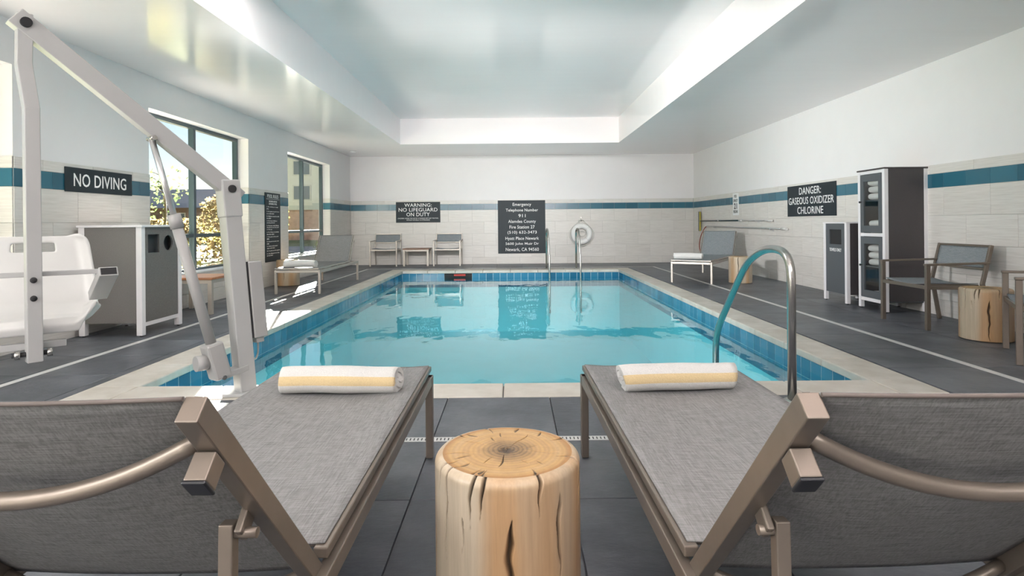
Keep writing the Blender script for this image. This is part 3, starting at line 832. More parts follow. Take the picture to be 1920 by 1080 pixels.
def side_table(label, loc, rz, wx, wy, h, wood, metal):
    r = thing('side_table', label, 'side table', loc, rz, 'low square side tables')
    MB().box((-wx / 2, -wy / 2, h - .028), (wx / 2, wy / 2, h), .005).build('table_top', wood, r)
    for sx in (-1, 1):
        for sy in (-1, 1):
            MB().box((sx * (wx / 2 - .035) - .024, sy * (wy / 2 - .035) - .024, .004), (sx * (wx / 2 - .035) + .024, sy * (wy / 2 - .035) + .024, h - .028), .003).build('leg', metal, r)
        MB().box((sx * (wx / 2 - .035) - .012, -wy / 2 + .06, h - .072), (sx * (wx / 2 - .035) + .012, wy / 2 - .06, h - .028)).build('apron', metal, r)
        MB().box((-wx / 2 + .06, sx * (wy / 2 - .035) - .012, h - .072), (wx / 2 - .06, sx * (wy / 2 - .035) + .012, h - .028)).build('apron', metal, r)
side_table('low table with brown top between the two pale armchairs at the back wall', (-2.41, 14.48, 0), 0, .66, .52, .44, 'brown_wood', 'pale_metal')
side_table('low table with orange wood top under the window behind the recycling station', (-3.83, 7.05, 0), 0, .58, .58, .44, 'table_wood', 'pale_metal')

# ------------------------------------------------------------------ cabinets and bins
def rect(x0, x1, z0, z1): return [(x0, z0), (x1, z0), (x1, z1), (x0, z1)]
def circ(cx, cz, r_, n=28): return [(cx + r_ * math.cos(2 * math.pi * i / n), cz + r_ * math.sin(2 * math.pi * i / n)) for i in range(n)]
def posts(r, w_, d_, h, p, mat='post_white'):
    for sx in (-1, 1):
        for sy in (0, 1):
            x = sx * (w_ / 2 - p / 2); y = p / 2 if sy == 0 else d_ - p / 2
            po_ = MB().box((x - p / 2, y - p / 2, .012), (x + p / 2, y + p / 2, h), .003).build('corner_post', mat, r)
            MB().cyl((x, y, 0.0), (x, y, .012), .014, 12).build('foot', 'black_plastic', po_)
# tall towel cabinet: front towards -y locally
W_, D_, H_ = .50, .49, 1.635
cb = thing('towel_cabinet', 'tall charcoal cabinet with white posts and glass doors showing folded towels', 'cabinet', (4.165, 6.705, 0), R(-90))
posts(cb, W_, D_, H_ - .012, .045)
MB().box((-W_ / 2 - .008, -.008, H_ - .014), (W_ / 2 + .008, D_ + .004, H_ + .004), .003).build('top', 'panel_dark', cb)
for sx in (-1, 1): MB().box((sx * (W_ / 2 - .012) - .008, .045, .13), (sx * (W_ / 2 - .012) + .008, D_ - .045, H_ - .014)).build('side_panel', 'panel_dark', cb)
MB().box((-W_ / 2 + .045, D_ - .03, .13), (W_ / 2 - .045, D_ - .015, H_ - .014)).build('back_panel', 'panel_dark', cb)
for z0, z1 in ((.095, .135), (.855, .895), (H_ - .05, H_ - .014)):
    MB().box((-W_ / 2 + .045, .006, z0), (W_ / 2 - .045, .04, z1), .002).build('front_rail', 'post_white', cb)
for z in (.12, .50, .875, 1.275): MB().box((-W_ / 2 + .022, .045, z - .008), (W_ / 2 - .022, D_ - .032, z + .008)).build('shelf', 'panel_slate', cb)
for z0, z1 in ((.14, .85), (.90, H_ - .055)):
    x0, x1 = -W_ / 2 + .05, W_ / 2 - .05
    dk = .062
    do = MB().slab([rect(x0, x1, z0, z1), rect(x0 + dk, x1 - dk, z0 + dk + .02, z1 - dk - .02)], .0, .022).build('door', 'panel_slate', cb)
    MB().box((x0 + dk - .006, .009, z0 + dk + .014), (x1 - dk + .006, .013, z1 - dk - .014)).build('glass_pane', 'cabinet_glass', do)
    k = MB().cyl((x0 + .022, 0, (z0 + z1) / 2 + .02), (x0 + .022, -.016, (z0 + z1) / 2 + .02), .006, 12)
    k.tube([(x0 + .022, -.016 - .003 * i, (z0 + z1) / 2 + .02) for i in range(6)], [.007, .012, .0135, .0135, .011, .004], 16)
    k.build('knob', 'black_plastic', do)
def folded_mesh(w_, d_, h):
    b = MB()
    def prof(t_):                                  # rounded fold in front
        a = math.pi * t_
        return a
    def half(z0, hh):
        def fn(u, v):
            a = v * 2 * math.pi
            cy_, cz_ = math.cos(a), math.sin(a)
            y = d_ / 2 * math.copysign(abs(cy_) ** .35, cy_); z = hh / 2 * math.copysign(abs(cz_) ** .8, cz_)
            x = (u - .5) * w_
            return (x, y, z0 + hh / 2 + z * (1 + .05 * math.sin(9 * u)))
        b.grid(fn, 6, 28)
        for u in (0, 1):
            vs = [b.bm.verts.new(fn(u, j / 28)) for j in range(28)]; b.bm.faces.new(vs)
    half(0, h)
    return b.mesh('folded_towel', 'terry_white')
fm = folded_mesh(.34, .32, .078)
cab_m = Matrix.Translation((4.165, 6.705, 0)) @ Matrix.Rotation(R(-90), 4, 'Z')
pos = {'top shelf': (1.285, 3), 'second shelf': (.885, 2), 'third shelf': (.51, 3), 'bottom shelf': (.13, 1)}
word = {3: ('lowest', 'middle', 'uppermost'), 2: ('lower', 'upper'), 1: ('single',)}
for sh, (z, n) in pos.items():
    for k in range(n):
        o = mesh_obj('folded_towel', fm, None, cab_m @ Vector((.035 + .008 * math.sin(7 * k + z * 9), .215 + .006 * math.cos(5 * k), z + k * .0822)))
        o.rotation_euler = (0, 0, R(-90 + 2 * math.sin(3 * k + z)))
        prop(o, '%s folded white towel on the %s of the glass cabinet' % (word[n][k], sh), 'towel', 'folded towels in the cabinet')
# towel return bin
W_, D_, H_ = .53, .46, 1.02
tb = thing('towel_bin', 'charcoal towel return bin lettered TOWELS ONLY beside the tall cabinet', 'bin', (4.12, 7.385, 0), R(-90))
posts(tb, W_, D_, H_ - .012, .045)
MB().box((-W_ / 2 - .006, -.006, H_ - .014), (W_ / 2 + .006, D_ + .004, H_ + .002), .003).build('top', 'post_white', tb)
MB().slab([rect(-W_ / 2 + .045, W_ / 2 - .045, .12, H_ - .014), rect(-.135, .135, .74, .93)], .010, .024).build('front_panel', 'panel_slate', tb)
MB().box((-.15, .024, .72), (.15, .20, .95)).build('chute', 'slot_dark', tb)
for sx in (-1, 1): MB().box((sx * (W_ / 2 - .012) - .008, .045, .12), (sx * (W_ / 2 - .012) + .008, D_ - .045, H_ - .014)).build('side_panel', 'panel_dark', tb)
text_part('TOWELS ONLY', tb, 0, .67, .27, .042, .010, bold=.012)
# recycling station
W_, D_, H_ = .66, .60, 1.055
rc = thing('recycling_station', 'charcoal recycling station with white posts, one square and one round opening', 'bin', (-3.52, 5.785, 0), R(90))
posts(rc, W_, D_, H_ - .012, .055)
MB().box((-W_ / 2 - .015, -.015, H_ - .014), (W_ / 2 + .015, D_ + .01, H_ + .008), .004).build('top', 'post_white', rc)
MB().slab([rect(-W_ / 2 + .055, W_ / 2 - .055, .13, H_ - .014), rect(-.215, -.035, .79, .97), circ(.115, .88, .078)], .012, .03).build('front_panel', 'panel_grey', rc)
MB().slab([rect(-.24, .24, .70, 1.0), rect(-.238, -.02, .702, .998), rect(.0, .238, .702, .998)], .03, .06).build('hopper_divider', 'panel_slate', rc)
MB().box((-.26, .10, .70), (.26, .11, 1.0)).build('hopper_back', 'panel_slate', rc)
MB().box((-W_ / 2 + .055, .015, .09), (W_ / 2 - .055, .04, .13), .002).build('bottom_rail', 'post_white', rc)
for sx in (-1, 1): MB().box((sx * (W_ / 2 - .014) - .009, .055, .13), (sx * (W_ / 2 - .014) + .009, D_ - .055, H_ - .014)).build('side_panel', 'panel_grey', rc)

# ------------------------------------------------------------------ signs
def sign(name, label, loc, rz, w_, h, face, lines, frame=False):
    r = thing(name, label, 'sign', loc, rz)
    MB().box((-w_ / 2, -.012, -h / 2), (w_ / 2, 0, h / 2), .002).build('board', face, r)
    for l in lines:
        s, cx, cz, ww, hh = l[:5]
        text_part(s, r, cx, cz, ww, hh, -.012, l[5] if len(l) > 5 else 'lettering', l[6] if len(l) > 6 else .006)
    return r
WT = .0095
em = [('Emergency', .475, .105), ('Telephone Number', .83, .10), ('911', .185, .085), ('Alamdea County', .71, .105), ('Fire Station 27', .645, .085),
      ('(510) 632-3473', .75, .098), ('Hyatt Place Newark', .86, .105), ('5600 John Muir Dr', .855, .085), ('Newark, CA 94560', .85, .10)]
lines = []
for i, (s, ww, hh) in enumerate(em):
    dz = -.012 if s in ('Emergency', 'Telephone Number', 'Alamdea County', 'Hyatt Place Newark') else 0
    lines.append((s, 0.01, .59 - i * .1455 + dz - .01, ww, hh * .98))
sign('emergency_sign', 'large dark sign with nine lines of emergency telephone details on the back wall', (.222, YB - WT, .947), 0, 1.22, 1.365, 'sign_face', lines)
sign('lifeguard_sign', 'dark sign reading WARNING NO LIFEGUARD ON DUTY above the back wall chairs', (-2.44, YB - WT, 1.347), 0, 1.14, .53, 'sign_face',
     [('WARNING:', .0, .185, .70, .09), ('NO LIFEGUARD', 0, .065, 1.0, .095), ('ON DUTY', 0, -.055, .60, .095),
      ('CHILDREN UNDER THE AGE OF 14 SHOULD NOT USE THIS POOL', 0, -.155, 1.05, .028), ('WITHOUT AN ADULT IN ATTENDANCE', 0, -.20, .60, .028)])
sign('no_diving_sign', 'dark sign reading NO DIVING on the tiled wall above the recycling station', (XL + WT, 5.84, 1.500), R(90), .94, .232, 'sign_face', [('NO DIVING', 0.0, .0, .74, .125)])
sign('danger_sign', 'dark sign reading DANGER GASEOUS OXIDIZER CHLORINE above the towel bin', (XR - WT, 9.0, 1.365), R(-90), 1.46, .50, 'sign_face',
     [('DANGER:', 0, .155, .66, .115), ('GASEOUS OXIDIZER', 0, .0, 1.36, .115), ('CHLORINE', 0, -.155, .78, .115)])
rules = ['POOL RULES', None, 'SHOWER BEFORE', 'ENTERING POOL', None, '1. No running or rough', 'play', None, '2. No glass in pool area', 'or on the deck', None, '3. Children must be with', 'an adult', None, '4. No food, drink or',
         'smoking allowed', None, '5. Persons with illness', 'should not use the pool', 'or the spa', None, '6. No diving or jumping', 'into the water', None, '7. No pets in the pool', 'area', None, '8. Use pool at your own', 'risk', None, '9. Follow all posted', 'signs and rules', None, '10. Towels are for guests', None, '11. No lifeguard on duty', 'at any time']
lines = []; z = .535
for i, s in enumerate(rules):
    if s is None: z -= .012; continue
    if i == 0: lines.append((s, 0, z, .46, .06)); z -= .078; continue
    big = i in (2, 3)
    lines.append((s, 0 if big else -.26 + .0107 * len(s), z, .0255 * len(s) if big else .0214 * len(s), .030 if big else .022)); z -= .042 if big else .034
r = sign('pool_rules_sign', 'tall narrow dark sign headed POOL RULES between two windows', (XL + WT, 10.01, 1.013), R(90), .63, 1.185, 'sign_face', lines)
MB().box((-.27, -.0135, .482), (.27, -.0115, .488)).build('rule_line', 'lettering', r)
sign('capacity_sign', 'narrow white notice with the number 21 in black above the poles', (XR - WT, 12.0, 1.40), R(-90), .30, .46, 'sign_white',
     [('POOL', 0, .165, .13, .06, 'black_ink'), ('CAPACITY', 0, .075, .24, .06, 'black_ink'), ('21', 0, -.04, .16, .125, 'black_ink', .03), ('PERSONS', 0, -.155, .23, .06, 'black_ink')])

# ------------------------------------------------------------------ lifebuoy, poles
lb = thing('lifebuoy', 'white ring lifebuoy with rope hanging on the tiled back wall', 'lifebuoy', (1.75, YB - .10, .755))
MB().tube([(.205 * math.cos(2 * math.pi * i / 40), 0, .205 * math.sin(2 * math.pi * i / 40)) for i in range(40)], .070, 18, closed=True).build('ring', 'buoy_white', lb)
for k in range(4):
    a = R(45 + 90 * k); ca, sa = math.cos(a), math.sin(a)
    pts = [(.205 * ca + .073 * math.cos(b_) * ca, .073 * math.sin(b_), .205 * sa + .073 * math.cos(b_) * sa) for b_ in [2 * math.pi * i / 16 for i in range(16)]]
    MB().tube(pts, .006, 6, closed=True).build('band', 'rope', lb)
pts = []
for i in range(64):
    a = 2 * math.pi * i / 64
    rr_ = .285 + .022 * abs(math.sin(2 * (a - R(45)))) + (.05 if abs(a - R(90)) < .25 else 0)
    pts.append((rr_ * math.cos(a), -.01, rr_ * math.sin(a)))
MB().tube(pts, .009, 8, closed=True).build('grab_rope', 'rope', lb)
MB().tube([(.10 + .07 * math.cos(2 * math.pi * i / 20) - .09, -.06 - .008 * math.sin(i), .02 + .075 * math.sin(2 * math.pi * i / 20)) for i in range(20)], .009, 8, closed=True).build('throw_line', 'rope', lb)
hk = thing('wall_hook', 'small metal hook on the back wall holding the lifebuoy rope', 'hook', (1.75, YB - .009, 1.12))
MB().box((-.012, -.004, -.08), (.012, 0, .08), .002).build('plate', 'steel', hk)
MB().tube(fillet([(0, -.004, .03), (0, -.05, -.0), (0, -.10, -.045), (0, -.12, -.02)], .03), .007, 8).build('prong', 'steel', hk)

XP = XR - .05
br = thing('pool_brush', 'telescopic pole with a yellow bristled brush head on two wall clips', 'pool brush', (XP, 12.3, 1.05))
MB().cyl((0, 2.0, .008), (0, -.60, .008), .014, 12).build('pole', 'pole_dark', br)
MB().cyl((0, -.55, .008), (0, -.72, .007), .019, 12).build('collar', 'white_plastic', br)
MB().cyl((0, -.72, .007), (0, -1.85, .0), .012, 12).build('inner_pole', 'alu', br)
MB().cyl((0, -1.75, .0), (0, -2.05, .0), .017, 12).build('grip', 'white_plastic', br)
MB().box((-.014, 1.93, -.24), (.022, 1.99, .24), .006).build('brush_head', 'pole_dark', br)
MB().box((-.010, 1.875, -.235), (.012, 1.935, .235), .004).build('bristles', 'yellow_bristle', br)
hp = thing('rescue_pole', 'long pale rescue pole ending in a red body hook above the lounger', 'rescue hook', (XP, 11.7, .92))
MB().cyl((0, 2.0, .01), (0, -1.85, -.012), .016, 12).build('pole', 'alu', hp)
MB().cyl((0, -1.80, -.011), (0, -2.0, -.013), .021, 12).build('grip', 'white_plastic', hp)
MB().tube(fillet([(0, 1.9, .01), (0, 2.12, .0), (-.02, 2.42, -.25), (-.03, 2.50, -.48), (-.03, 2.36, -.66), (-.03, 2.22, -.60), (-.02, 2.16, -.2)], .12), .011, 10).build('body_hook', 'red_hook', hp)['label'] = 'red looped body hook'
cl = thing('wall_clip', 'small clip on the tiled wall carrying the upper brush pole', 'clip', (XR - .009, 12.9, 1.058), group='clips behind the wall poles')
MB().box((-.058, -.02, -.008), (0, .02, .000), .002).build('arm', 'alu', cl)
MB().box((-.066, -.02, -.008), (-.058, .02, .026), .002).build('lip', 'alu', cl)
MB().box((-.004, -.025, -.03), (0, .025, .03)).build('plate', 'alu', cl)
for label, y, z in (('small clip on the tiled wall carrying the grip end of the brush pole', 10.9, 1.042), ('small clip carrying the rescue pole near its red hook', 13.2, .904), ('small clip carrying the rescue pole near its white grip', 10.3, .888)):
    c_ = copy_tree(cl); c_.location = (XR - .009, y, z); c_['label'] = label

# ------------------------------------------------------------------ handrails
gr = thing('pool_handrail', 'large curved steel handrail at the near end of the pool', 'handrail', (1.605, 3.33, 0))
pts = fillet([(0, 0, .01), (0, 0, .86), (0, .30, .885), (0, .62, .78), (0, 1.25, .17), (0, 1.27, -.35), (0, 1.27, -1.0)], .17, 8)
MB().tube(pts, .0245, 20).build('rail', 'steel', gr)
MB().tube([(0, 0, .002), (0, 0, .012), (0, 0, .022)], [.055, .05, .030], 24).build('base_flange', 'steel', gr)
for label, x in (('steel ladder rail in front of the emergency sign edge', .75), ('steel ladder rail in front of the white lifebuoy', 1.42)):
    lr = thing('ladder_rail', label, 'handrail', (x, 13.02, 0), group='ladder rails at the far end of the pool')
    pts = fillet([(0, 0, .01), (0, 0, .90), (.01, -.42, .92), (.03, -.58, .18), (.03, -.60, -.9)], .20, 8)
    MB().tube(pts, .021, 14).build('rail', 'steel', lr)
    MB().tube([(0, 0, .004), (0, 0, .013), (0, 0, .022)], [.05, .045, .026], 20).build('base_flange', 'steel', lr)

# ------------------------------------------------------------------ pool lift
LB_ = Vector((-1.68, 3.60, 0)); lift = thing('pool_lift', 'white pool access lift with boom, actuator and hanging moulded seat', 'pool lift', LB_)
f = Vector((-.64, -.77, 0)).normalized(); sd = Vector((.77, -.64, 0)).normalized()   # boom direction, face towards the deck end
PV = Vector((-1.78, 3.60, 1.277)); BT = Vector((-2.41, 2.85, 2.055))
foot = Vector((-1.68, 3.60, .02))
b = MB(LB_); kn = PV + (foot - PV) * .16
b.bar(foot, PV + (foot - PV) * .12, .10, .10, up=f, bevel=.006); b.build('mast', 'lift_paint', lift)
b = MB(LB_).bar(PV + (foot - PV) * .14, PV - (foot - PV).normalized() * .055, .112, .112, up=f, bevel=.008).build('mast_head', 'lift_paint', lift)
b = MB(LB_).box(foot + Vector((-.10, -.10, -.016)), foot + Vector((.10, .10, .004)), .004).build('base_plate', 'lift_paint', lift)
MB(LB_).cyl(PV + sd * .04, PV + sd * .066, .024, 18).build('pivot_bolt', 'slot_dark', lift)
bd = (BT - PV).normalized()
bup = sd.cross(bd).normalized()
MB(LB_).bar(PV - bd * .085, BT + bd * .05, .072, .092, up=bup, bevel=.004).build('boom', 'lift_paint', lift)
# hanging tube with two bends
hp_ = [BT + Vector((0, 0, .04)), BT + Vector((-.005, 0, -.20)), BT + Vector((.030, 0, -.42)), Vector((-2.375, 2.85, 0.395))]
b = MB(LB_)
for p, q in zip(hp_[:-1], hp_[1:]): b.bar(p + (p - q).normalized() * .01, q + (q - p).normalized() * .01, .062, .062, up=f, bevel=.004)
b.build('hanger_tube', 'lift_paint', lift)
MB(LB_).cyl(BT + sd * .03, BT + sd * .055, .024, 18).build('hanger_bolt', 'slot_dark', lift)
sl_ = Vector((.77, .64, 0)).normalized(); bk = Vector((-.64, .77, 0)).normalized()      # seat right, seat back
HT = Vector((-2.375, 2.85, 0))
for z in (.79, .70):
    MB(LB_).tube([HT - bk * .030 + Vector((0, 0, z)), HT - bk * .038 + Vector((0, 0, z)), HT - bk * .042 + Vector((0, 0, z))], [.015, .013, .005], 12).build('bolt', 'slot_dark', lift)
# arm bar and armrests
AB = HT + bk * .045 + Vector((0, 0, .815))
MB(LB_).bar(AB - sl_ * .36, AB + sl_ * .27, .030, .024, bevel=.003).build('arm_bar', 'lift_paint', lift)
for s in (-1, 1):
    p1 = AB + sl_ * (.305 * s) - bk * .05; p0 = AB + sl_ * (.275 * s) + bk * .22 + Vector((0, 0, -.15))
    ar = MB(LB_).bar(p0, p1, .085, .052, bevel=.004).build('armrest', 'lift_paint', lift)
    dd = (p1 - p0).normalized()
    MB(LB_).bar(p1 - dd * .002, p1 + dd * .0025, .070, .038).build('end_cap', 'slot_dark', ar)  # dark plate stands in for the shaded inside of the open tube
# moulded seat
SC = HT + bk * .46
def seat_fn(u, v):
    uu = (u * 2 - 1)
    key = [(0, -.405, .505), (.06, -.42, .55), (.13, -.385, .585), (.2, -.33, .565), (.36, -.20, .545), (.5, -.06, .56), (.58, .0, .62), (.68, .03, .72), (.84, .055, .87), (.95, .07, .975), (1, .075, 1.0)]
    for (a, ya, za), (b_, yb, zb) in zip(key[:-1], key[1:]):
        if a <= v <= b_ + 1e-9:
            s = (v - a) / (b_ - a); s2 = s
            y = ya + (yb - ya) * s2; z = za + (zb - za) * s2; break
    hw = .275 if v < .6 else .285 - .05 * (v - .6) / .4
    if v < .3: hw *= 1 - .34 * ((.3 - v) / .3) ** 2.2
    if v > .9: hw *= 1 - .16 * ((v - .9) / .1) ** 2.5
    rim = max(0, abs(uu) - .74) / .26
    if v < .55: z += .075 * rim ** 1.3 * (1 if v > .1 else v / .1); 
    else: y -= .05 * rim ** 2
    p = SC + sl_ * (uu * hw) + bk * y + Vector((0, 0, z))
    return p
def slot_skip(u, v): return .885 < v < .935 and abs(u - .5) < .19
o = MB(LB_).grid(seat_fn, 36, 60, skip=slot_skip).build('seat', 'white_plastic', lift)
m = o.modifiers.new('s', 'SOLIDIFY'); m.thickness = .02; m.offset = 1
m = o.modifiers.new('b', 'SUBSURF'); m.levels = 1; m.render_levels = 1
FB = HT + bk * .10 + Vector((0, 0, .45))
MB(LB_).bar(FB - sl_ * .34, FB + sl_ * .13, .035, .035, bevel=.004).build('footrest_bar', 'lift_paint', lift)
MB(LB_).bar(HT + Vector((0, 0, .43)) - bk * .0, SC - bk * .2 + Vector((0, 0, .50)), .05, .04, bevel=.004).build('seat_bracket', 'lift_paint', lift)
MB(LB_).cyl(HT + Vector((0, 0, .425)) - sl_ * .085, HT + Vector((0, 0, .425)) + sl_ * .06, .012, 12).build('clamp_bolt', 'slot_dark', lift)
for s_ in (-.075, .05):
    MB(LB_).cyl(HT + Vector((0, 0, .425)) + sl_ * s_, HT + Vector((0, 0, .425)) + sl_ * (s_ + .022), .022, 6).build('nut', 'steel', lift)
# actuator
tb_ = .655
AU = PV + (BT - PV) * .40 - bup * .05 * (1 if bup.z > 0 else -1)
AL = Vector((-1.80, 3.445, .30))
dr_ = (AU - AL).normalized(); LA = (AU - AL).length
MB(LB_).cyl(AL + dr_ * .04, AL + dr_ * LA * .62, .030, 20).build('actuator_tube', 'lift_grey', lift)
MB(LB_).cyl(AL + dr_ * LA * .59, AL + dr_ * LA * .655, .036, 20).build('actuator_collar', 'lift_grey', lift)
MB(LB_).cyl(AL + dr_ * LA * .6, AU, .017, 16).build('piston_rod', 'alu', lift)
MB(LB_).cyl(AU - sd * .045, AU + sd * .05, .014, 14).build('rod_pin', 'steel', lift)
mo = MB(LB_).bar(AL - dr_ * .17, AL + dr_ * .05, .115, .10, up=f, bevel=.014).build('motor_housing', 'lift_grey', lift)
MB(LB_).cyl(AL + f * .05 - dr_ * .06 + sd * .0, AL + f * .115 - dr_ * .06, .045, 20).build('motor_cap', 'lift_grey', mo)
LK = AL - dr_ * .16
MB(LB_).bar(LK, Vector((-1.68, 3.60, .17)), .085, .035, bevel=.004).build('actuator_bracket', 'lift_paint', lift)
MB(LB_).cyl(LK - sd * .05, LK + sd * .058, .014, 12).build('bracket_bolt', 'steel', lift)
# control box on the mast
CB0 = PV + (foot - PV) * .365 - f * .105; CB1 = PV + (foot - PV) * .745 - f * .105
cbx = MB(LB_).bar(CB0, CB1, .115, .085, up=f, bevel=.006).build('control_box', 'lift_grey', lift)
MB(LB_).bar(CB0 + f * .048, CB1 + f * .048, .09, .012, up=f).build('mounting_rail', 'slot_dark', cbx)
MB(LB_).bar(CB1, CB1 + (CB1 - CB0).normalized() * .035, .07, .05, up=f, bevel=.004).build('plug_block', 'lift_grey', cbx)
q = CB1 + (CB1 - CB0).normalized() * .03
MB(LB_).tube(fillet([q, q + Vector((.0, 0, -.08)), q + Vector((-.03, .02, -.13)), q + Vector((-.07, .0, -.08)), q + Vector((-.06, -.02, .02)), q + Vector((-.075, -.04, .1))], .04), .006, 8).build('cable', 'lift_grey', lift)

# ------------------------------------------------------------------ outside
prop(MB().box((-7.6, -20, -.3), (XL - TH, 40, -.10)).build('walkway', 'concrete'), 'concrete walk along the building below the windows', kind='structure')  # unseen pale ground, added to bounce sunlight up to the soffit
prop(MB().box((-600, -500, -.5), (XL - .45, 600, -.12)).build('lawn', 'lawn'), 'grass outside the windows', kind='structure')
prop(MB().box((-90, 24, -.13), (-6, 31, -.10)).build('road', 'asphalt'), 'grey road beyond the shrubs outside', kind='structure')
prop(MB().box((-90, 20.5, -.13), (-6, 22.5, -.08)).build('sidewalk', 'concrete'), 'pale footpath beside the road outside', kind='structure')
def leaves(b, blobs, n, size, rnd, flat=.6):
    vs, fs = [], []
    for (cx, cy_, cz, rx, ry, rz_) in blobs:
        for _ in range(n):
            while True:
                p = Vector((rnd.uniform(-1, 1), rnd.uniform(-1, 1), rnd.uniform(-1, 1)))
                if .25 < p.length < 1: break
            p = Vector((cx + p.x * rx, cy_ + p.y * ry, cz + p.z * rz_))
            a = Vector((rnd.gauss(0, 1), rnd.gauss(0, 1), rnd.gauss(0, 1))).normalized(); c_ = a.orthogonal().normalized()
            s = size * rnd.uniform(.6, 1.3); k = len(vs)
            vs += [p - a * s, p - c_ * s * flat, p + a * s, p + c_ * s * flat]; fs.append((k, k + 1, k + 2, k + 3))
    return vs, fs
def tree(name, label, cat, loc, blobs, n, size, mat, trunk, seed, group=None):
    rnd = random.Random(seed)
    r = thing(name, label, cat, loc, 0, group)
    vs, fs = leaves(None, blobs, n, size, rnd)
    me = bpy.data.meshes.new('foliage'); me.from_pydata(vs, [], fs); me.materials.append(M[mat])
    o = mesh_obj('foliage', me, r); o['kind'] = 'stuff'
    b = MB()
    if trunk:
        h, tr_ = trunk
        b.tube([(0, 0, -.15), (.05 * h, 0, h * .5), (0, .03 * h, h)], [tr_, tr_ * .75, tr_ * .3], 8)
        for i in range(7):
            z = h * (.35 + .09 * i); a = rnd.uniform(0, 6.28); L = min(h * .32, .75 * max(q[3] for q in blobs))
            b.tube([(.03 * h, 0, z), (math.cos(a) * L * .6, math.sin(a) * L * .6, z + L * .25), (math.cos(a) * L, math.sin(a) * L, z + L * .3)], [tr_ * .4, tr_ * .25, tr_ * .08], 6)
    else:
        for i in range(6):
            a = i * 1.05; hh = max(q[2] for q in blobs)
            b.tube([(0, 0, -.15), (math.cos(a) * .12, math.sin(a) * .12, hh * .5), (math.cos(a) * .3, math.sin(a) * .3, hh)], [.03, .02, .008], 6)
    b.build('trunk' if trunk else 'stems', 'bark', r)
    return r
G_ = 'trees and shrubs outside the windows'
tree('young_tree', 'sparse young tree with airy branches outside the window behind the lift', 'tree', (-11.6, 19.0, 0), [(0, 0, 2.4, .9, .9, .7), (-.4, .2, 1.9, .8, .8, .6)], 75, .07, 'leaf_dark', (3.0, .05), 1, G_)
tree('shrub', 'yellow leaved shrub low outside the window behind the lift', 'shrub', (-10.2, 15.4, 0), [(0, 0, .5, .9, .9, .55), (.5, .5, .4, .7, .7, .5)], 700, .06, 'leaf_yellow', None, 2, G_)
tree('shrub', 'orange brown leaved shrub outside the window behind the lift mast', 'shrub', (-6.85, 13.9, 0), [(0, 0, .8, .8, .8, .85), (-.2, .3, 1.4, .6, .6, .5)], 900, .06, 'leaf_orange', None, 3, G_)
tree('shrub', 'pale yellow shrub just outside the lower panes behind the side table', 'shrub', (-7.0, 11.4, 0), [(0, 0, .1, .9, .8, .4), (-.9, .6, .15, .8, .8, .4)], 600, .05, 'leaf_yellow', None, 4, G_)
tree('shrub', 'taller golden shrub beside the road outside', 'shrub', (-9.0, 18.6, 0), [(0, 0, 1.0, 1.1, 1.0, 1.0), (.8, .4, 1.5, .8, .8, .9)], 800, .08, 'leaf_yellow', None, 5, G_)
tree('shrub', 'loose green shrub seen low through the far window', 'shrub', (-6.2, 20.5, 0), [(0, 0, .25, .9, .9, .5)], 600, .06, 'leaf_green', None, 6, G_)
tree('street_tree', 'leafy green tree outside the window next to the lift seat', 'tree', (-11.2, 12.4, 0), [(0, 0, 3.6, 1.7, 1.7, 1.9), (.6, -.4, 2.2, 1.2, 1.2, .9)], 1500, .09, 'leaf_green', (4.2, .14), 7, G_)
tree('column_tree', 'dense narrow evergreen standing against the building between two windows', 'tree', (-5.32, 12.15, 0), [(0, 0, .9, .40, .42, 1.1), (0, 0, 2.3, .40, .42, 1.3), (0, 0, 3.6, .32, .36, .9)], 1600, .09, 'leaf_dark', (3.4, .08), 8, G_)
hd = thing('hedge', 'clipped brown hedge in front of the low house beyond the road', 'hedge', (-27, 40, 0))
rnd = random.Random(11); vs, fs = leaves(None, [(x, 0, .8, 1.3, .8, .95) for x in np.arange(-9, 9.1, 1.2)], 420, .12, rnd)
me = bpy.data.meshes.new('foliage'); me.from_pydata(vs, [], fs); me.materials.append(M['leaf_orange']); mesh_obj('foliage', me, hd)['kind'] = 'stuff'
bq = MB()
for x in np.arange(-9, 9.1, 1.2): bq.tube([(x, 0, -.15), (x, 0, 1.2)], .05, 6)
bq.build('stems', 'bark', hd)
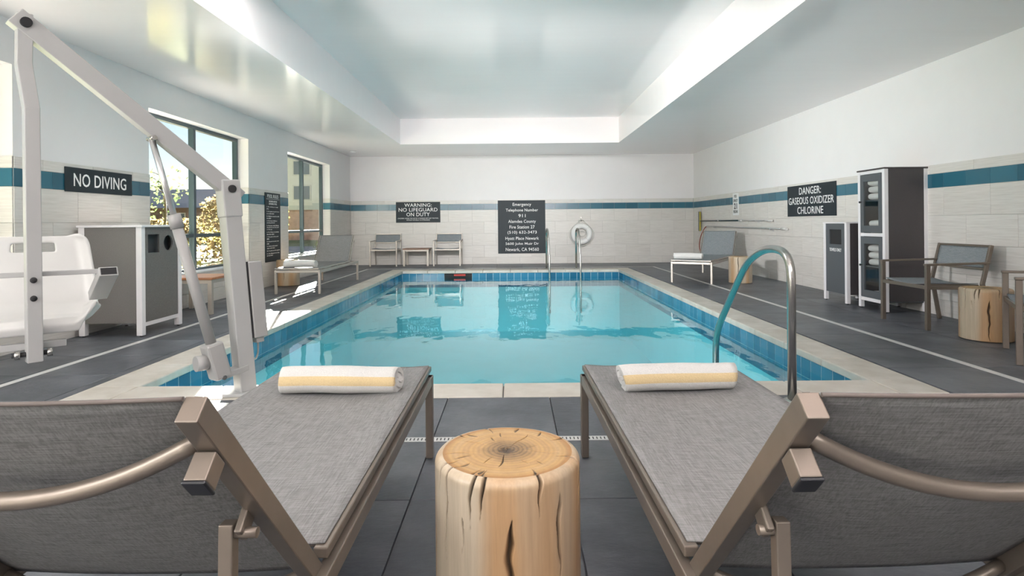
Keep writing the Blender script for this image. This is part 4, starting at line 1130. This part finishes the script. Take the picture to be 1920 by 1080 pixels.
# low house
hs = thing('house', 'low brown house with a wide grey roof beyond the road', 'house', (-32, 50, 0))
MB().box((-12, 0, -.15), (8, 9, 2.75)).build('wall', 'house_wall', hs)
b = MB(); bm = b.bm
vv = [bm.verts.new(p) for p in ((-12.8, -1, 2.6), (8.8, -1, 2.6), (8.8, 10, 2.6), (-12.8, 10, 2.6), (-12.2, 4.5, 4.5), (8.2, 4.5, 4.5))]
for q in ((0, 1, 5, 4), (2, 3, 4, 5), (1, 2, 5), (3, 0, 4), (3, 2, 1, 0)): bm.faces.new([vv[i] for i in q])
b.build('roof', 'house_roof', hs)
for k in range(5):
    wn = MB().box((-10 + k * 4, -.06, 1.0), (-8.4 + k * 4, 0, 2.2)).build('window', 'pale_wall', hs)
    MB().box((-9.9 + k * 4, -.08, 1.1), (-8.5 + k * 4, -.05, 2.1)).build('pane', 'house_glass', wn)
# pale building seen through the far window
pb = thing('apartment_block', 'pale two storey building with a brick base across the road', 'building', (-14, 44, 0))
MB().box((-3.6, 0, 2.2), (9, 8, 6.6)).build('upper_wall', 'pale_wall', pb)
MB().box((-3.6, .15, -.15), (9, 8, 2.2)).build('brick_base', 'brick_wall', pb)
MB().box((-3.9, -.3, 6.6), (9.3, 8.3, 6.85)).build('parapet', 'concrete', pb)
for k in range(5):
    for z in (2.9, 4.8):
        wn = MB().box((-2.8 + k * 2.4, -.05, z), (-1.4 + k * 2.4, 0, z + 1.2)).build('window', 'concrete', pb)
        MB().box((-2.7 + k * 2.4, -.07, z + .1), (-1.5 + k * 2.4, -.04, z + 1.1)).build('pane', 'house_glass', wn)
# palm
pm = thing('palm_tree', 'small distant fan palm rising over the house roof', 'tree', (-39.0, 64, 0))
MB().tube([(0, 0, -.15), (.05, 0, 2.4), (0, 0, 4.6)], [.22, .17, .15], 10).build('trunk', 'bark', pm)
vs, fs = [], []; rnd = random.Random(5)
for k in range(34):
    a = rnd.uniform(0, 6.28); el = rnd.uniform(-.7, 1.4); d = Vector((math.cos(a) * math.cos(el), math.sin(a) * math.cos(el), math.sin(el))); s_ = d.orthogonal().normalized(); n_ = d.cross(s_)
    for j in range(7):
        w_ = (s_ * math.cos(j * .9) + n_ * math.sin(j * .9)) * .16
        p = Vector((0, 0, 4.7)); t_ = p + d * (.9 + .2 * rnd.random()) + w_ * 2; i0 = len(vs)
        vs += [p + d * .35, p + d * .65 + w_ * 1.5, t_, p + d * .7 + w_ * .7]; fs.append((i0, i0 + 1, i0 + 2, i0 + 3))
me = bpy.data.meshes.new('fronds'); me.from_pydata(vs, [], fs); me.materials.append(M['leaf_dark']); mesh_obj('fronds', me, pm)['kind'] = 'stuff'
